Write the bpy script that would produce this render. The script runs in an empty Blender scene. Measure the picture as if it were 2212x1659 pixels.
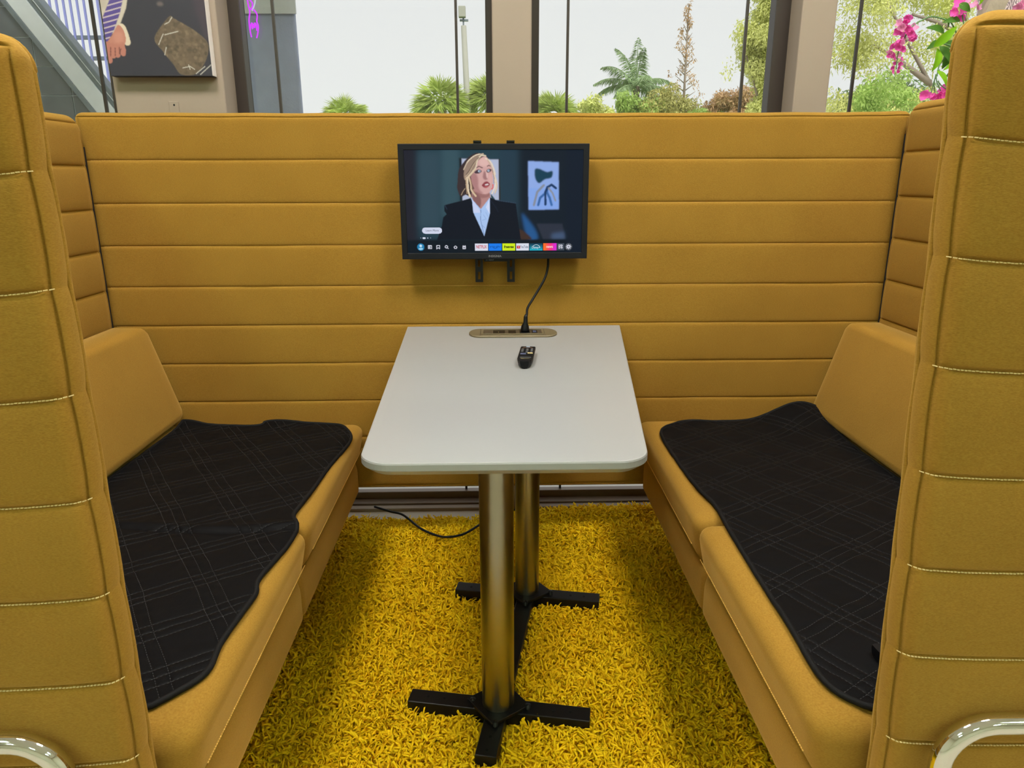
import bpy, bmesh, math, random
import numpy as np
from mathutils import Vector, Matrix

C = bpy.context.scene
COL = C.collection
rng = np.random.default_rng(7)
random.seed(7)

# ------------------------------------------------------------------ camera
F_PX, PITCH, YAW, ROLL = 1539.83, 0.2817, 0.0219, -0.0029
cam_d = bpy.data.cameras.new('camera')
cam_d.sensor_fit = 'HORIZONTAL'
cam_d.sensor_width = 36.0
cam_d.lens = 36.0 * F_PX / 2212.0
cam_d.clip_start = 0.02
cam_d.clip_end = 300
cam = bpy.data.objects.new('camera', cam_d)
COL.objects.link(cam)
fw = Vector((math.sin(YAW)*math.cos(PITCH), math.cos(YAW)*math.cos(PITCH), -math.sin(PITCH)))
r0 = Vector((math.cos(YAW), -math.sin(YAW), 0))
u0 = r0.cross(fw)
rr = r0*math.cos(ROLL) + u0*math.sin(ROLL)
uu = u0*math.cos(ROLL) - r0*math.sin(ROLL)
M4 = Matrix((( rr.x, uu.x, -fw.x, -0.0102), (rr.y, uu.y, -fw.y, 0.0), (rr.z, uu.z, -fw.z, 1.098), (0, 0, 0, 1)))
cam.matrix_world = M4
C.camera = cam

# ------------------------------------------------------------------ light
w = bpy.data.worlds.new('overcast_sky')
C.world = w
w.use_nodes = True
bg = w.node_tree.nodes['Background']
bg.inputs['Color'].default_value = (0.985, 0.995, 0.995, 1)
bg.inputs['Strength'].default_value = 0.90
sun_d = bpy.data.lights.new('sun', 'SUN')
sun_d.energy = 4.4
sun_d.angle = math.radians(12)
sun_d.color = (1.0, 0.97, 0.9)
sun = bpy.data.objects.new('sun', sun_d)
COL.objects.link(sun)
sun.rotation_euler = Vector((-0.25, 0.62, -0.75)).to_track_quat('-Z', 'Y').to_euler()
LAMP_ROOM, LAMP_BOOTH = 39.0, 68.0
C.view_settings.view_transform = 'Standard'
C.view_settings.look = 'None'
C.view_settings.exposure = 0.0
C.view_settings.gamma = 1.0
C.view_settings.use_curve_mapping = False
try:
    C.cycles.use_denoising = True
    C.cycles.max_bounces = 12
    C.cycles.diffuse_bounces = 10
    C.cycles.sample_clamp_indirect = 6
except Exception:
    pass

# ------------------------------------------------------------------ helpers
def lin(c):
    return tuple(((v/255)/12.92 if v/255 <= 0.04045 else ((v/255+0.055)/1.055)**2.4) for v in c)

def tag(o, label=None, cat=None, group=None, kind=None):
    if label: o['label'] = label
    if cat: o['category'] = cat
    if group: o['group'] = group
    if kind: o['kind'] = kind
    return o

def empty(name, loc=(0, 0, 0), label=None, cat=None, group=None, kind=None):
    o = bpy.data.objects.new(name, None)
    COL.objects.link(o)
    o.location = loc
    o.empty_display_size = 0.1
    return tag(o, label, cat, group, kind)

def link_mesh(name, me, mat, parent=None, kind=None, label=None):
    o = bpy.data.objects.new(name, me)
    COL.objects.link(o)
    if mat is not None:
        for m in (mat if isinstance(mat, (list, tuple)) else [mat]):
            me.materials.append(m)
    if parent is not None:
        o.parent = parent
        o.location = -Vector(parent_world(parent))
    if kind: o['kind'] = kind
    if label: o['label'] = label
    return o

def parent_world(p):
    v = Vector((0, 0, 0))
    while p is not None:
        v = v + p.location
        p = p.parent
    return v

def mesh_np(verts, faces, smooth=True):
    """verts (n,3) array; faces: list or int array (m,3) / (m,4)"""
    verts = np.asarray(verts, np.float32)
    me = bpy.data.meshes.new('mesh')
    if isinstance(faces, np.ndarray):
        k = faces.shape[1]
        m = len(faces)
        me.vertices.add(len(verts))
        me.vertices.foreach_set('co', verts.ravel())
        me.loops.add(m*k)
        me.loops.foreach_set('vertex_index', faces.astype(np.int32).ravel())
        me.polygons.add(m)
        me.polygons.foreach_set('loop_start', np.arange(0, m*k, k, dtype=np.int32))
        me.polygons.foreach_set('loop_total', np.full(m, k, np.int32))
    else:
        me.from_pydata([tuple(map(float, v)) for v in verts], [], [tuple(map(int, f)) for f in faces])
    if smooth:
        me.polygons.foreach_set('use_smooth', np.ones(len(me.polygons), bool))
    me.update(calc_edges=True)
    me.validate()
    return me

class MB:
    """collects shapes into one mesh"""
    def __init__(s): s.v = []; s.f = []; s.n = 0
    def add(s, v, f):
        v = [tuple(p) for p in v]
        s.v += v
        s.f += [tuple(i+s.n for i in q) for q in f]
        s.n += len(v)
        return s
    def box(s, a, b):
        x0, y0, z0 = a; x1, y1, z1 = b
        return s.add([(x0,y0,z0),(x1,y0,z0),(x1,y1,z0),(x0,y1,z0),(x0,y0,z1),(x1,y0,z1),(x1,y1,z1),(x0,y1,z1)],
                     [(0,3,2,1),(4,5,6,7),(0,1,5,4),(1,2,6,5),(2,3,7,6),(3,0,4,7)])
    def obox(s, c, ax, ay, az):
        """oriented box: centre and three half-axis vectors"""
        c = Vector(c); ax = Vector(ax); ay = Vector(ay); az = Vector(az)
        p = [c+i*ax+j*ay+k*az for k in (-1, 1) for (i, j) in ((-1,-1),(1,-1),(1,1),(-1,1))]
        return s.add(p, [(0,3,2,1),(4,5,6,7),(0,1,5,4),(1,2,6,5),(2,3,7,6),(3,0,4,7)])
    def tube(s, pts, r, n=10, caps=True):
        v, f = tube_data(pts, r, n, caps)
        return s.add(v, f)
    def prism(s, poly, z0, z1):
        n = len(poly)
        v = [(x, y, z0) for x, y in poly]+[(x, y, z1) for x, y in poly]
        f = [tuple(range(n-1, -1, -1)), tuple(range(n, 2*n))]+[(i, (i+1) % n, n+(i+1) % n, n+i) for i in range(n)]
        return s.add(v, f)
    def build(s, name, mat, parent=None, smooth=False, bevel=0, seg=2, kind=None, label=None):
        me = bpy.data.meshes.new(name)
        me.from_pydata(s.v, [], s.f)
        bm = bmesh.new(); bm.from_mesh(me)
        bmesh.ops.recalc_face_normals(bm, faces=bm.faces)
        if bevel:
            bmesh.ops.bevel(bm, geom=[e for e in bm.edges if len(e.link_faces) == 2 and e.calc_face_angle() > 0.5], offset=bevel, segments=seg, profile=0.5, affect='EDGES', clamp_overlap=True)
        for f in bm.faces: f.smooth = smooth
        bm.to_mesh(me); bm.free()
        return link_mesh(name, me, mat, parent, kind, label)

def tube_data(pts, r, n=10, caps=True):
    pts = [Vector(p) for p in pts]
    m = len(pts)
    rs = r if isinstance(r, (list, tuple)) else [r]*m
    T = []
    for i in range(m):
        a = pts[max(i-1, 0)]; b = pts[min(i+1, m-1)]
        T.append((b-a).normalized())
    ref = Vector((0, 0, 1)) if abs(T[0].z) < 0.9 else Vector((1, 0, 0))
    N = (ref-T[0]*ref.dot(T[0])).normalized()
    v = []; f = []
    for i in range(m):
        N = (N-T[i]*N.dot(T[i])).normalized()
        B = T[i].cross(N)
        for k in range(n):
            a = 2*math.pi*k/n
            v.append(pts[i]+(N*math.cos(a)+B*math.sin(a))*rs[i])
    for i in range(m-1):
        for k in range(n):
            k2 = (k+1) % n
            f.append((i*n+k, i*n+k2, (i+1)*n+k2, (i+1)*n+k))
    if caps:
        f.append(tuple(range(n-1, -1, -1)))
        f.append(tuple((m-1)*n+k for k in range(n)))
    return v, f

def spline(pts, sub=8):
    """Catmull-Rom through points"""
    P = [Vector(p) for p in pts]
    out = []
    for i in range(len(P)-1):
        p0 = P[max(i-1, 0)]; p1 = P[i]; p2 = P[i+1]; p3 = P[min(i+2, len(P)-1)]
        for k in range(sub):
            t = k/sub
            out.append(0.5*((2*p1)+(p2-p0)*t+(2*p0-5*p1+4*p2-p3)*t*t+(3*p1-p0-3*p2+p3)*t**3))
    out.append(P[-1])
    return out

def arc_path(pts, r, seg=8):
    """polyline with rounded corners"""
    P = [Vector(p) for p in pts]
    out = [P[0]]
    for i in range(1, len(P)-1):
        a = (P[i-1]-P[i]).normalized(); b = (P[i+1]-P[i]).normalized()
        ang = a.angle(b)
        d = r/math.tan(ang/2)
        s = P[i]+a*d; e = P[i]+b*d
        c = P[i]+(a+b).normalized()*(r/math.sin(ang/2))
        for k in range(seg+1):
            t = k/seg
            a1 = (s-c).normalized(); b1 = (e-c).normalized(); om = a1.angle(b1)
            v = (a1*math.sin((1-t)*om)+b1*math.sin(t*om))/math.sin(om)
            out.append(c+v*r)
    out.append(P[-1])
    return out

def noise2(x, y, seed=0, octs=4, base=1.0, gain=0.5):
    """cheap smooth noise from sums of rotated sines"""
    g = np.random.default_rng(seed)
    out = np.zeros_like(x, dtype=float); amp = 1.0; fr = base; tot = 0
    for o in range(octs):
        for k in range(4):
            a = g.uniform(0, 2*np.pi); ph = g.uniform(0, 2*np.pi); f = fr*g.uniform(0.7, 1.4)
            out += amp*np.sin(2*np.pi*f*(x*np.cos(a)+y*np.sin(a))+ph)/4
        tot += amp; amp *= gain; fr *= 2.0
    return out/tot*1.6

# ------------------------------------------------------------------ materials
def new_mat(name):
    m = bpy.data.materials.new(name)
    m.use_nodes = True
    return m, m.node_tree, m.node_tree.nodes['Principled BSDF']

def plain(name, rgb, rough=0.5, metal=0.0, spec=0.5, var=0.0, vscale=20, bump=0.0, bscale=200, coat=0.0):
    m, nt, b = new_mat(name)
    c = lin(rgb)
    b.inputs['Base Color'].default_value = (*c, 1)
    b.inputs['Roughness'].default_value = rough
    b.inputs['Metallic'].default_value = metal
    b.inputs['Specular IOR Level'].default_value = spec
    if coat: b.inputs['Coat Weight'].default_value = coat
    tc = nt.nodes.new('ShaderNodeTexCoord')
    if var:
        n = nt.nodes.new('ShaderNodeTexNoise'); n.inputs['Scale'].default_value = vscale; n.inputs['Detail'].default_value = 4
        nt.links.new(tc.outputs['Object'], n.inputs['Vector'])
        mx = nt.nodes.new('ShaderNodeMix'); mx.data_type = 'RGBA'
        mx.inputs['A'].default_value = (*[v*(1-var) for v in c], 1)
        mx.inputs['B'].default_value = (*[min(1, v*(1+var)) for v in c], 1)
        nt.links.new(n.outputs['Fac'], mx.inputs['Factor'])
        nt.links.new(mx.outputs['Result'], b.inputs['Base Color'])
    if bump:
        n2 = nt.nodes.new('ShaderNodeTexNoise'); n2.inputs['Scale'].default_value = bscale; n2.inputs['Detail'].default_value = 3
        nt.links.new(tc.outputs['Object'], n2.inputs['Vector'])
        bp = nt.nodes.new('ShaderNodeBump'); bp.inputs['Strength'].default_value = bump; bp.inputs['Distance'].default_value = 0.002
        nt.links.new(n2.outputs['Fac'], bp.inputs['Height'])
        nt.links.new(bp.outputs['Normal'], b.inputs['Normal'])
    return m

def fabric(name, rgb_a, rgb_b, sheen=0.25):
    """woven wool-like upholstery: melange colour, fine weave relief"""
    m, nt, b = new_mat(name)
    tc = nt.nodes.new('ShaderNodeTexCoord')
    n1 = nt.nodes.new('ShaderNodeTexNoise'); n1.inputs['Scale'].default_value = 900; n1.inputs['Detail'].default_value = 3
    mp = nt.nodes.new('ShaderNodeMapping'); mp.inputs['Scale'].default_value = (0.35, 0.35, 1.3)
    nt.links.new(tc.outputs['Object'], mp.inputs['Vector'])
    nt.links.new(mp.outputs['Vector'], n1.inputs['Vector'])
    n3 = nt.nodes.new('ShaderNodeTexNoise'); n3.inputs['Scale'].default_value = 9; n3.inputs['Detail'].default_value = 3
    nt.links.new(tc.outputs['Object'], n3.inputs['Vector'])
    ad = nt.nodes.new('ShaderNodeMath'); ad.operation = 'MULTIPLY_ADD'
    ad.inputs[1].default_value = 0.25; 
    nt.links.new(n3.outputs['Fac'], ad.inputs[0]); nt.links.new(n1.outputs['Fac'], ad.inputs[2])
    rp = nt.nodes.new('ShaderNodeMapRange'); rp.inputs['From Min'].default_value = 0.38; rp.inputs['From Max'].default_value = 0.9
    nt.links.new(ad.outputs[0], rp.inputs['Value'])
    mx = nt.nodes.new('ShaderNodeMix'); mx.data_type = 'RGBA'
    mx.inputs['A'].default_value = (*lin(rgb_a), 1); mx.inputs['B'].default_value = (*lin(rgb_b), 1)
    nt.links.new(rp.outputs[0], mx.inputs['Factor'])
    nt.links.new(mx.outputs['Result'], b.inputs['Base Color'])
    b.inputs['Roughness'].default_value = 0.92
    b.inputs['Specular IOR Level'].default_value = 0.2
    b.inputs['Sheen Weight'].default_value = sheen
    b.inputs['Sheen Roughness'].default_value = 0.45
    b.inputs['Sheen Tint'].default_value = (*lin((250, 205, 120)), 1)
    bp = nt.nodes.new('ShaderNodeBump'); bp.inputs['Strength'].default_value = 0.35; bp.inputs['Distance'].default_value = 0.001
    nt.links.new(n1.outputs['Fac'], bp.inputs['Height'])
    nt.links.new(bp.outputs['Normal'], b.inputs['Normal'])
    return m

def emit(name, rgb, strength=1.0, attr=None, gloss=False):
    m = bpy.data.materials.new(name); m.use_nodes = True
    nt = m.node_tree
    b = nt.nodes['Principled BSDF']
    b.inputs['Base Color'].default_value = (0.004, 0.004, 0.005, 1)
    b.inputs['Roughness'].default_value = 0.35
    b.inputs['Specular IOR Level'].default_value = 0.06
    b.inputs['Emission Strength'].default_value = strength
    if attr:
        a = nt.nodes.new('ShaderNodeAttribute'); a.attribute_name = attr
        nt.links.new(a.outputs['Color'], b.inputs['Emission Color'])
    else:
        b.inputs['Emission Color'].default_value = (*lin(rgb), 1)
    return m

M = {}
M['mustard'] = fabric('mustard_fabric', (129, 94, 29), (151, 115, 43), 0.4)
M['thread'] = plain('pale_thread', (206, 184, 132), 0.8)
M['thread_soft'] = plain('mustard_thread', (222, 176, 88), 0.8)
M['dark_gap'] = plain('dark_zip_tape', (16, 18, 26), 0.7)
M['chrome'] = plain('chrome', (225, 226, 230), 0.06, 1.0)
M['white_top'] = plain('white_laminate', (139, 140, 141), 0.33, spec=0.45)
M['black_metal'] = plain('black_metal', (11, 11, 13), 0.38, spec=0.3, bump=0.05, bscale=400)
M['black_plastic'] = plain('black_plastic', (8, 9, 13), 0.45, spec=0.22)
M['bezel'] = plain('bezel_plastic', (17, 19, 26), 0.45, spec=0.25)
M['cable'] = plain('black_rubber', (8, 9, 12), 0.55, spec=0.22)
M['bronze'] = plain('champagne_metal', (112, 101, 78), 0.5, 0.35, var=0.05, vscale=300)
M['socket_brown'] = plain('socket_brown', (62, 54, 44), 0.45)
M['pier'] = plain('painted_plaster', (146, 132, 119), 0.75, bump=0.15, bscale=60, var=0.03, vscale=5)
M['frame'] = plain('dark_bronze_frame', (52, 44, 40), 0.45, 0.2, var=0.08, vscale=40)
M['rail'] = plain('bronze_rail', (112, 96, 82), 0.4, 0.2, var=0.08, vscale=40)
M['floor'] = plain('beige_floor', (176, 164, 146), 0.5, var=0.08, vscale=6)
M['ceiling'] = plain('ceiling_white', (228, 226, 222), 0.9)
M['wall'] = plain('wall_offwhite', (214, 206, 190), 0.9)
M['beam'] = plain('galvanised_steel', (192, 198, 202), 0.6, 0.1, var=0.12, vscale=14, bump=0.2, bscale=60)
M['dark_beam'] = plain('dark_steel', (98, 108, 118), 0.55, 0.2, var=0.25, vscale=40)
M['tile'] = plain('dark_slate_tile', (76, 82, 92), 0.5, var=0.3, vscale=18)
M['grout'] = plain('grout', (170, 178, 188), 0.8)
M['bar'] = plain('violet_blue_bar', (124, 130, 186), 0.5)
M['concrete'] = plain('grey_render', (148, 158, 186), 0.85, var=0.12, vscale=18, bump=0.4, bscale=90)
M['pavement'] = plain('pavement', (214, 212, 206), 0.9, var=0.08, vscale=2)
M['pole'] = plain('weathered_concrete_pole', (148, 148, 138), 0.8, var=0.08, vscale=5)
M['canvas_side'] = plain('canvas_side', (226, 218, 216), 0.8)
M['pot'] = None

def brushed():
    m, nt, b = new_mat('brushed_steel')
    b.inputs['Base Color'].default_value = (*lin((146, 144, 132)), 1)
    b.inputs['Metallic'].default_value = 1.0
    b.inputs['Roughness'].default_value = 0.29
    tc = nt.nodes.new('ShaderNodeTexCoord')
    mp = nt.nodes.new('ShaderNodeMapping'); mp.inputs['Scale'].default_value = (60, 60, 1600)
    n = nt.nodes.new('ShaderNodeTexNoise'); n.inputs['Scale'].default_value = 1.0; n.inputs['Detail'].default_value = 2
    nt.links.new(tc.outputs['Object'], mp.inputs['Vector']); nt.links.new(mp.outputs['Vector'], n.inputs['Vector'])
    bp = nt.nodes.new('ShaderNodeBump'); bp.inputs['Strength'].default_value = 0.06; bp.inputs['Distance'].default_value = 0.0005
    nt.links.new(n.outputs['Fac'], bp.inputs['Height']); nt.links.new(bp.outputs['Normal'], b.inputs['Normal'])
    return m
M['steel'] = brushed()

def glass_mat():
    m = bpy.data.materials.new('window_glass'); m.use_nodes = True
    nt = m.node_tree; nt.nodes.clear()
    o = nt.nodes.new('ShaderNodeOutputMaterial')
    t = nt.nodes.new('ShaderNodeBsdfTransparent'); t.inputs['Color'].default_value = (0.985, 0.995, 0.99, 1)
    g = nt.nodes.new('ShaderNodeBsdfGlossy'); g.inputs['Roughness'].default_value = 0.01
    mx = nt.nodes.new('ShaderNodeMixShader'); mx.inputs['Fac'].default_value = 0.05
    nt.links.new(t.outputs[0], mx.inputs[1]); nt.links.new(g.outputs[0], mx.inputs[2]); nt.links.new(mx.outputs[0], o.inputs['Surface'])
    return m
M['glass'] = glass_mat()

def leaf_mat(name, rgb, var=0.25, trans=0.35):
    m, nt, b = new_mat(name)
    c = lin(rgb)
    out = nt.nodes['Material Output']
    tc = nt.nodes.new('ShaderNodeTexCoord')
    n = nt.nodes.new('ShaderNodeTexNoise'); n.inputs['Scale'].default_value = 1.3; n.inputs['Detail'].default_value = 5
    nt.links.new(tc.outputs['Object'], n.inputs['Vector'])
    rp = nt.nodes.new('ShaderNodeMapRange'); rp.inputs['From Min'].default_value = 0.3; rp.inputs['From Max'].default_value = 0.7
    nt.links.new(n.outputs['Fac'], rp.inputs['Value'])
    mx = nt.nodes.new('ShaderNodeMix'); mx.data_type = 'RGBA'
    mx.inputs['A'].default_value = (*[v*(1-var) for v in c], 1)
    mx.inputs['B'].default_value = (*[min(1, v*(1+var)) for v in c], 1)
    nt.links.new(rp.outputs[0], mx.inputs['Factor'])
    nt.links.new(mx.outputs['Result'], b.inputs['Base Color'])
    b.inputs['Roughness'].default_value = 0.6
    b.inputs['Specular IOR Level'].default_value = 0.25
    tr = nt.nodes.new('ShaderNodeBsdfTranslucent')
    nt.links.new(mx.outputs['Result'], tr.inputs['Color'])
    ms = nt.nodes.new('ShaderNodeMixShader'); ms.inputs['Fac'].default_value = trans
    nt.links.new(b.outputs[0], ms.inputs[1]); nt.links.new(tr.outputs[0], ms.inputs[2])
    nt.links.new(ms.outputs[0], out.inputs['Surface'])
    return m

def rug_mat():
    m, nt, b = new_mat('yellow_shag')
    tc = nt.nodes.new('ShaderNodeTexCoord')
    n = nt.nodes.new('ShaderNodeTexNoise'); n.inputs['Scale'].default_value = 90; n.inputs['Detail'].default_value = 2
    nt.links.new(tc.outputs['Object'], n.inputs['Vector'])
    mx = nt.nodes.new('ShaderNodeMix'); mx.data_type = 'RGBA'
    mx.inputs['A'].default_value = (*lin((255, 212, 4)), 1); mx.inputs['B'].default_value = (*lin((255, 226, 26)), 1)
    nt.links.new(n.outputs['Fac'], mx.inputs['Factor'])
    nt.links.new(mx.outputs['Result'], b.inputs['Base Color'])
    b.inputs['Roughness'].default_value = 0.8
    b.inputs['Specular IOR Level'].default_value = 0.25
    tr = nt.nodes.new('ShaderNodeBsdfTranslucent'); nt.links.new(mx.outputs['Result'], tr.inputs['Color'])
    ms = nt.nodes.new('ShaderNodeMixShader'); ms.inputs['Fac'].default_value = 0.3
    nt.links.new(b.outputs[0], ms.inputs[1]); nt.links.new(tr.outputs[0], ms.inputs[2])
    nt.links.new(ms.outputs[0], nt.nodes['Material Output'].inputs['Surface'])
    return m
M['rug'] = rug_mat()

def mat_quilt():
    """black quilted nylon: triple stitch lines crossing on the diagonal, dotted thread"""
    m, nt, b = new_mat('black_quilted_nylon')
    L = nt.links
    tc = nt.nodes.new('ShaderNodeTexCoord')
    nz = nt.nodes.new('ShaderNodeTexNoise'); nz.inputs['Scale'].default_value = 7; nz.inputs['Detail'].default_value = 2
    L.new(tc.outputs['Object'], nz.inputs['Vector'])
    wob = nt.nodes.new('ShaderNodeVectorMath'); wob.operation = 'MULTIPLY_ADD'
    wob.inputs[1].default_value = (0.012, 0.012, 0)
    L.new(nz.outputs['Color'], wob.inputs[0]); L.new(tc.outputs['Object'], wob.inputs[2])
    def math_(op, a, bb=None, c=None):
        n = nt.nodes.new('ShaderNodeMath'); n.operation = op
        for i, v in enumerate((a, bb, c)):
            if v is None: continue
            if isinstance(v, (int, float)): n.inputs[i].default_value = v
            else: L.new(v, n.inputs[i])
        return n.outputs[0]
    masks = []; dots = []
    for ang in (math.radians(33), math.radians(-57)):
        d = nt.nodes.new('ShaderNodeVectorMath'); d.operation = 'DOT_PRODUCT'; d.inputs[1].default_value = (math.cos(ang), math.sin(ang), 0)
        L.new(wob.outputs[0], d.inputs[0])
        e = nt.nodes.new('ShaderNodeVectorMath'); e.operation = 'DOT_PRODUCT'; e.inputs[1].default_value = (-math.sin(ang), math.cos(ang), 0)
        L.new(wob.outputs[0], e.inputs[0])
        p = 0.115; s = 0.019
        fr = math_('MULTIPLY', math_('FRACT', math_('DIVIDE', d.outputs['Value'], p)), p)     # 0..p
        best = None
        for k in (-1, 0, 1):
            a = math_('ABSOLUTE', math_('SUBTRACT', fr, p/2+k*s))
            best = a if best is None else math_('MINIMUM', best, a)
        masks.append(best)
        dash = math_('GREATER_THAN', math_('FRACT', math_('DIVIDE', e.outputs['Value'], 0.0062)), 0.55)
        dots.append(math_('MULTIPLY', math_('LESS_THAN', best, 0.0006), dash))
    dmin = math_('MINIMUM', masks[0], masks[1])
    dt = math_('MAXIMUM', dots[0], dots[1])
    h = math_('SUBTRACT', 1.0, math_('POWER', 2.718, math_('MULTIPLY', dmin, -350)))
    n2 = nt.nodes.new('ShaderNodeTexNoise'); n2.inputs['Scale'].default_value = 26; n2.inputs['Detail'].default_value = 4
    L.new(tc.outputs['Object'], n2.inputs['Vector'])
    hh = math_('MULTIPLY_ADD', n2.outputs['Fac'], 0.55, h)
    bp = nt.nodes.new('ShaderNodeBump'); bp.inputs['Strength'].default_value = 0.6; bp.inputs['Distance'].default_value = 0.004
    L.new(hh, bp.inputs['Height']); L.new(bp.outputs['Normal'], b.inputs['Normal'])
    mx = nt.nodes.new('ShaderNodeMix'); mx.data_type = 'RGBA'
    mx.inputs['A'].default_value = (0.0042, 0.0042, 0.0048, 1); mx.inputs['B'].default_value = (0.045, 0.045, 0.047, 1)
    L.new(dt, mx.inputs['Factor']); L.new(mx.outputs['Result'], b.inputs['Base Color'])
    b.inputs['Roughness'].default_value = 0.55
    b.inputs['Specular IOR Level'].default_value = 0.05
    return m
M['quilt'] = mat_quilt()
M['black_binding'] = plain('black_binding', (12, 12, 13), 0.75, spec=0.2, bump=0.3, bscale=300)

# ------------------------------------------------------------------ upholstered panel
def padded_panel(W, H, T, seams, r_edge=0.02, inset=0.015, bulge=0.004, groove=0.006, rc=(0.0, 0.0, 0.0, 0.0),
                 lift=0.0, lift_side=(1, 1), wav=0.0015, inset_groove=0.003, nu=34, seed=1, inset_v=None):
    """slab with rounded border, stitched channels; local u (0..W), v (0..H), n (thickness).  rc = corner radii bl, br, tr, tl"""
    def samples(L, marks, base):
        s = list(np.linspace(0, L, base))
        for e in (0, L):
            sg = 1 if e == 0 else -1
            for d in (0.0008, 0.002, 0.004, 0.007, 0.0105, inset-0.002, inset-0.001, inset, inset+0.001, inset+0.002, 0.021, 0.027):
                s.append(e+sg*d)
        for m in marks:
            for d in (-0.02, -0.011, -0.006, -0.003, -0.0015, 0, 0.0015, 0.003, 0.006, 0.011, 0.02):
                s.append(m+d)
        s = np.unique(np.round([x for x in s if 0 <= x <= L], 5))
        keep = [s[0]]
        for x in s[1:]:
            if x-keep[-1] > 0.0006: keep.append(x)
        if L-keep[-1] > 1e-6: keep[-1] = L
        return np.array(keep)
    us = samples(W, [], nu); vs = samples(H, list(seams)+([] if inset_v is None else [H-inset_v, inset_v]), int(H/0.03)+2)
    for r in set(rc):
        if r > 0:
            ex = [H-r+r*math.sin(a) for a in np.linspace(0.1, math.pi/2, 12)]
            vs = np.unique(np.round(np.concatenate([vs, ex]), 5))
    U, V = np.meshgrid(us, vs)
    # rounded corners: squeeze rows
    bl, br, tr, tl = rc
    def inset_at(v, rb, rt):
        x = np.zeros_like(v)
        if rt > 0:
            k = v > H-rt; x[k] = rt-np.sqrt(np.maximum(0, rt**2-(v[k]-(H-rt))**2))
        if rb > 0:
            k = v < rb; x[k] = rb-np.sqrt(np.maximum(0, rb**2-(rb-v[k])**2))
        return x
    il = inset_at(vs, bl, tl); ir = inset_at(vs, br, tr)
    lo = il[:, None]; hi = (W-ir)[:, None]
    # keep border spacing near both ends
    t = U/W
    Un = np.where(U < W/2, np.minimum(lo+U, (lo+hi)/2), np.maximum(hi-(W-U), (lo+hi)/2))
    mid = (hi-lo)
    Un = np.where((U > 0.05) & (U < W-0.05), lo+0.05+(U-0.05)/(W-0.1)*(mid-0.1), Un)
    # distance to the border
    def sdf(u, v):
        d = np.minimum(np.minimum(u, W-u), np.minimum(v, H-v))
        for (cx, cy, r, sx, sy) in ((bl, bl, bl, -1, -1), (W-br, br, br, 1, -1), (W-tr, H-tr, tr, 1, 1), (tl, H-tl, tl, -1, 1)):
            if r <= 0: continue
            k = ((u-cx)*sx > 0) & ((v-cy)*sy > 0)
            d = np.where(k, np.minimum(d, r-np.hypot(u-cx, v-cy)), d)
        return np.maximum(d, 0)
    D = sdf(Un, V)
    D[0, :] = 0; D[-1, :] = 0; D[:, 0] = 0; D[:, -1] = 0
    iv = inset if inset_v is None else inset_v
    DI = np.minimum(np.minimum(Un, W-Un)-inset, np.minimum(V, H-V)-iv)
    q = np.clip(D/r_edge, 0, 1)
    edge = np.sqrt(np.maximum(0, 1-(1-q)**2))
    sv = np.array([0]+list(sorted(seams))+[H])
    idx = np.clip(np.searchsorted(sv, V, side='right')-1, 0, len(sv)-2)
    s = (V-sv[idx])/(sv[idx+1]-sv[idx])
    prof = 1-np.abs(2*s-1)**3.0
    gr = np.zeros_like(V)
    for m in seams: gr = np.maximum(gr, np.exp(-((V-m)/0.0028)**2))
    inn = np.clip(DI/0.012, 0, 1)
    big = noise2(Un*1.0, V*1.0, seed, 2, 1.6)*0.0012
    th = T/2*edge+(bulge*prof*(0.3+0.7*inn)+big-groove*gr*(0.35+0.65*inn))*np.clip(q*1.3, 0, 1)
    th = th-inset_groove*np.exp(-(DI/0.0019)**2)*np.clip(q*3, 0, 1)
    # border breathes with the channels
    outw = (prof-0.5)*wav
    Uw = Un+np.where(Un < W/2, -1, 1)*outw*np.exp(-D/0.03)
    Vw = V.copy()
    if lift:
        dl = Un if lift_side[0] else np.full_like(Un, 9)
        dr = W-Un if lift_side[1] else np.full_like(Un, 9)
        Vw = Vw+lift*np.exp(-np.minimum(dl, dr)/0.07)*np.clip((H-V)/0.12, 0, 1)*np.clip(V/0.1, 0, 1)
    nv, nn = V.shape
    front = np.stack([Uw, Vw, th], -1).reshape(-1, 3)
    back = np.stack([Uw, Vw, -th], -1).reshape(-1, 3)
    edge_m = np.zeros((nv, nn), bool); edge_m[0] = edge_m[-1] = True; edge_m[:, 0] = edge_m[:, -1] = True
    em = edge_m.ravel()
    front[em, 2] = 0
    ids = np.arange(nv*nn).reshape(nv, nn)
    bid = np.where(em, np.arange(nv*nn), -1)
    inner = np.where(~em)[0]
    bid[inner] = nv*nn+np.arange(len(inner))
    bid = bid.reshape(nv, nn)
    verts = np.vstack([front, back[inner]])
    f1 = np.stack([ids[:-1, :-1], ids[:-1, 1:], ids[1:, 1:], ids[1:, :-1]], -1).reshape(-1, 4)
    f2 = np.stack([bid[:-1, :-1], bid[1:, :-1], bid[1:, 1:], bid[:-1, 1:]], -1).reshape(-1, 4)
    return verts, np.vstack([f1, f2])

def place(v, origin, U, V, N):
    return np.asarray(origin)+v[:, :1]*np.asarray(U)+v[:, 1:2]*np.asarray(V)+v[:, 2:3]*np.asarray(N)

def dashes(p_of, a, b, length, pitch, w, d, normal, jitter=0.0):
    """row of thread stitches along parameter a..b; p_of(t)->3D"""
    mb = MB()
    t = a; N = Vector(normal)
    while t+length < b:
        p = Vector(p_of(t)); q = Vector(p_of(t+length))
        ax = (q-p)/2; up = ax.cross(N).normalized()
        c = (p+q)/2+up*random.uniform(-jitter, jitter)
        mb.obox(c, ax, up*w/2, N*d/2)
        t += pitch
    return mb

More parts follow.
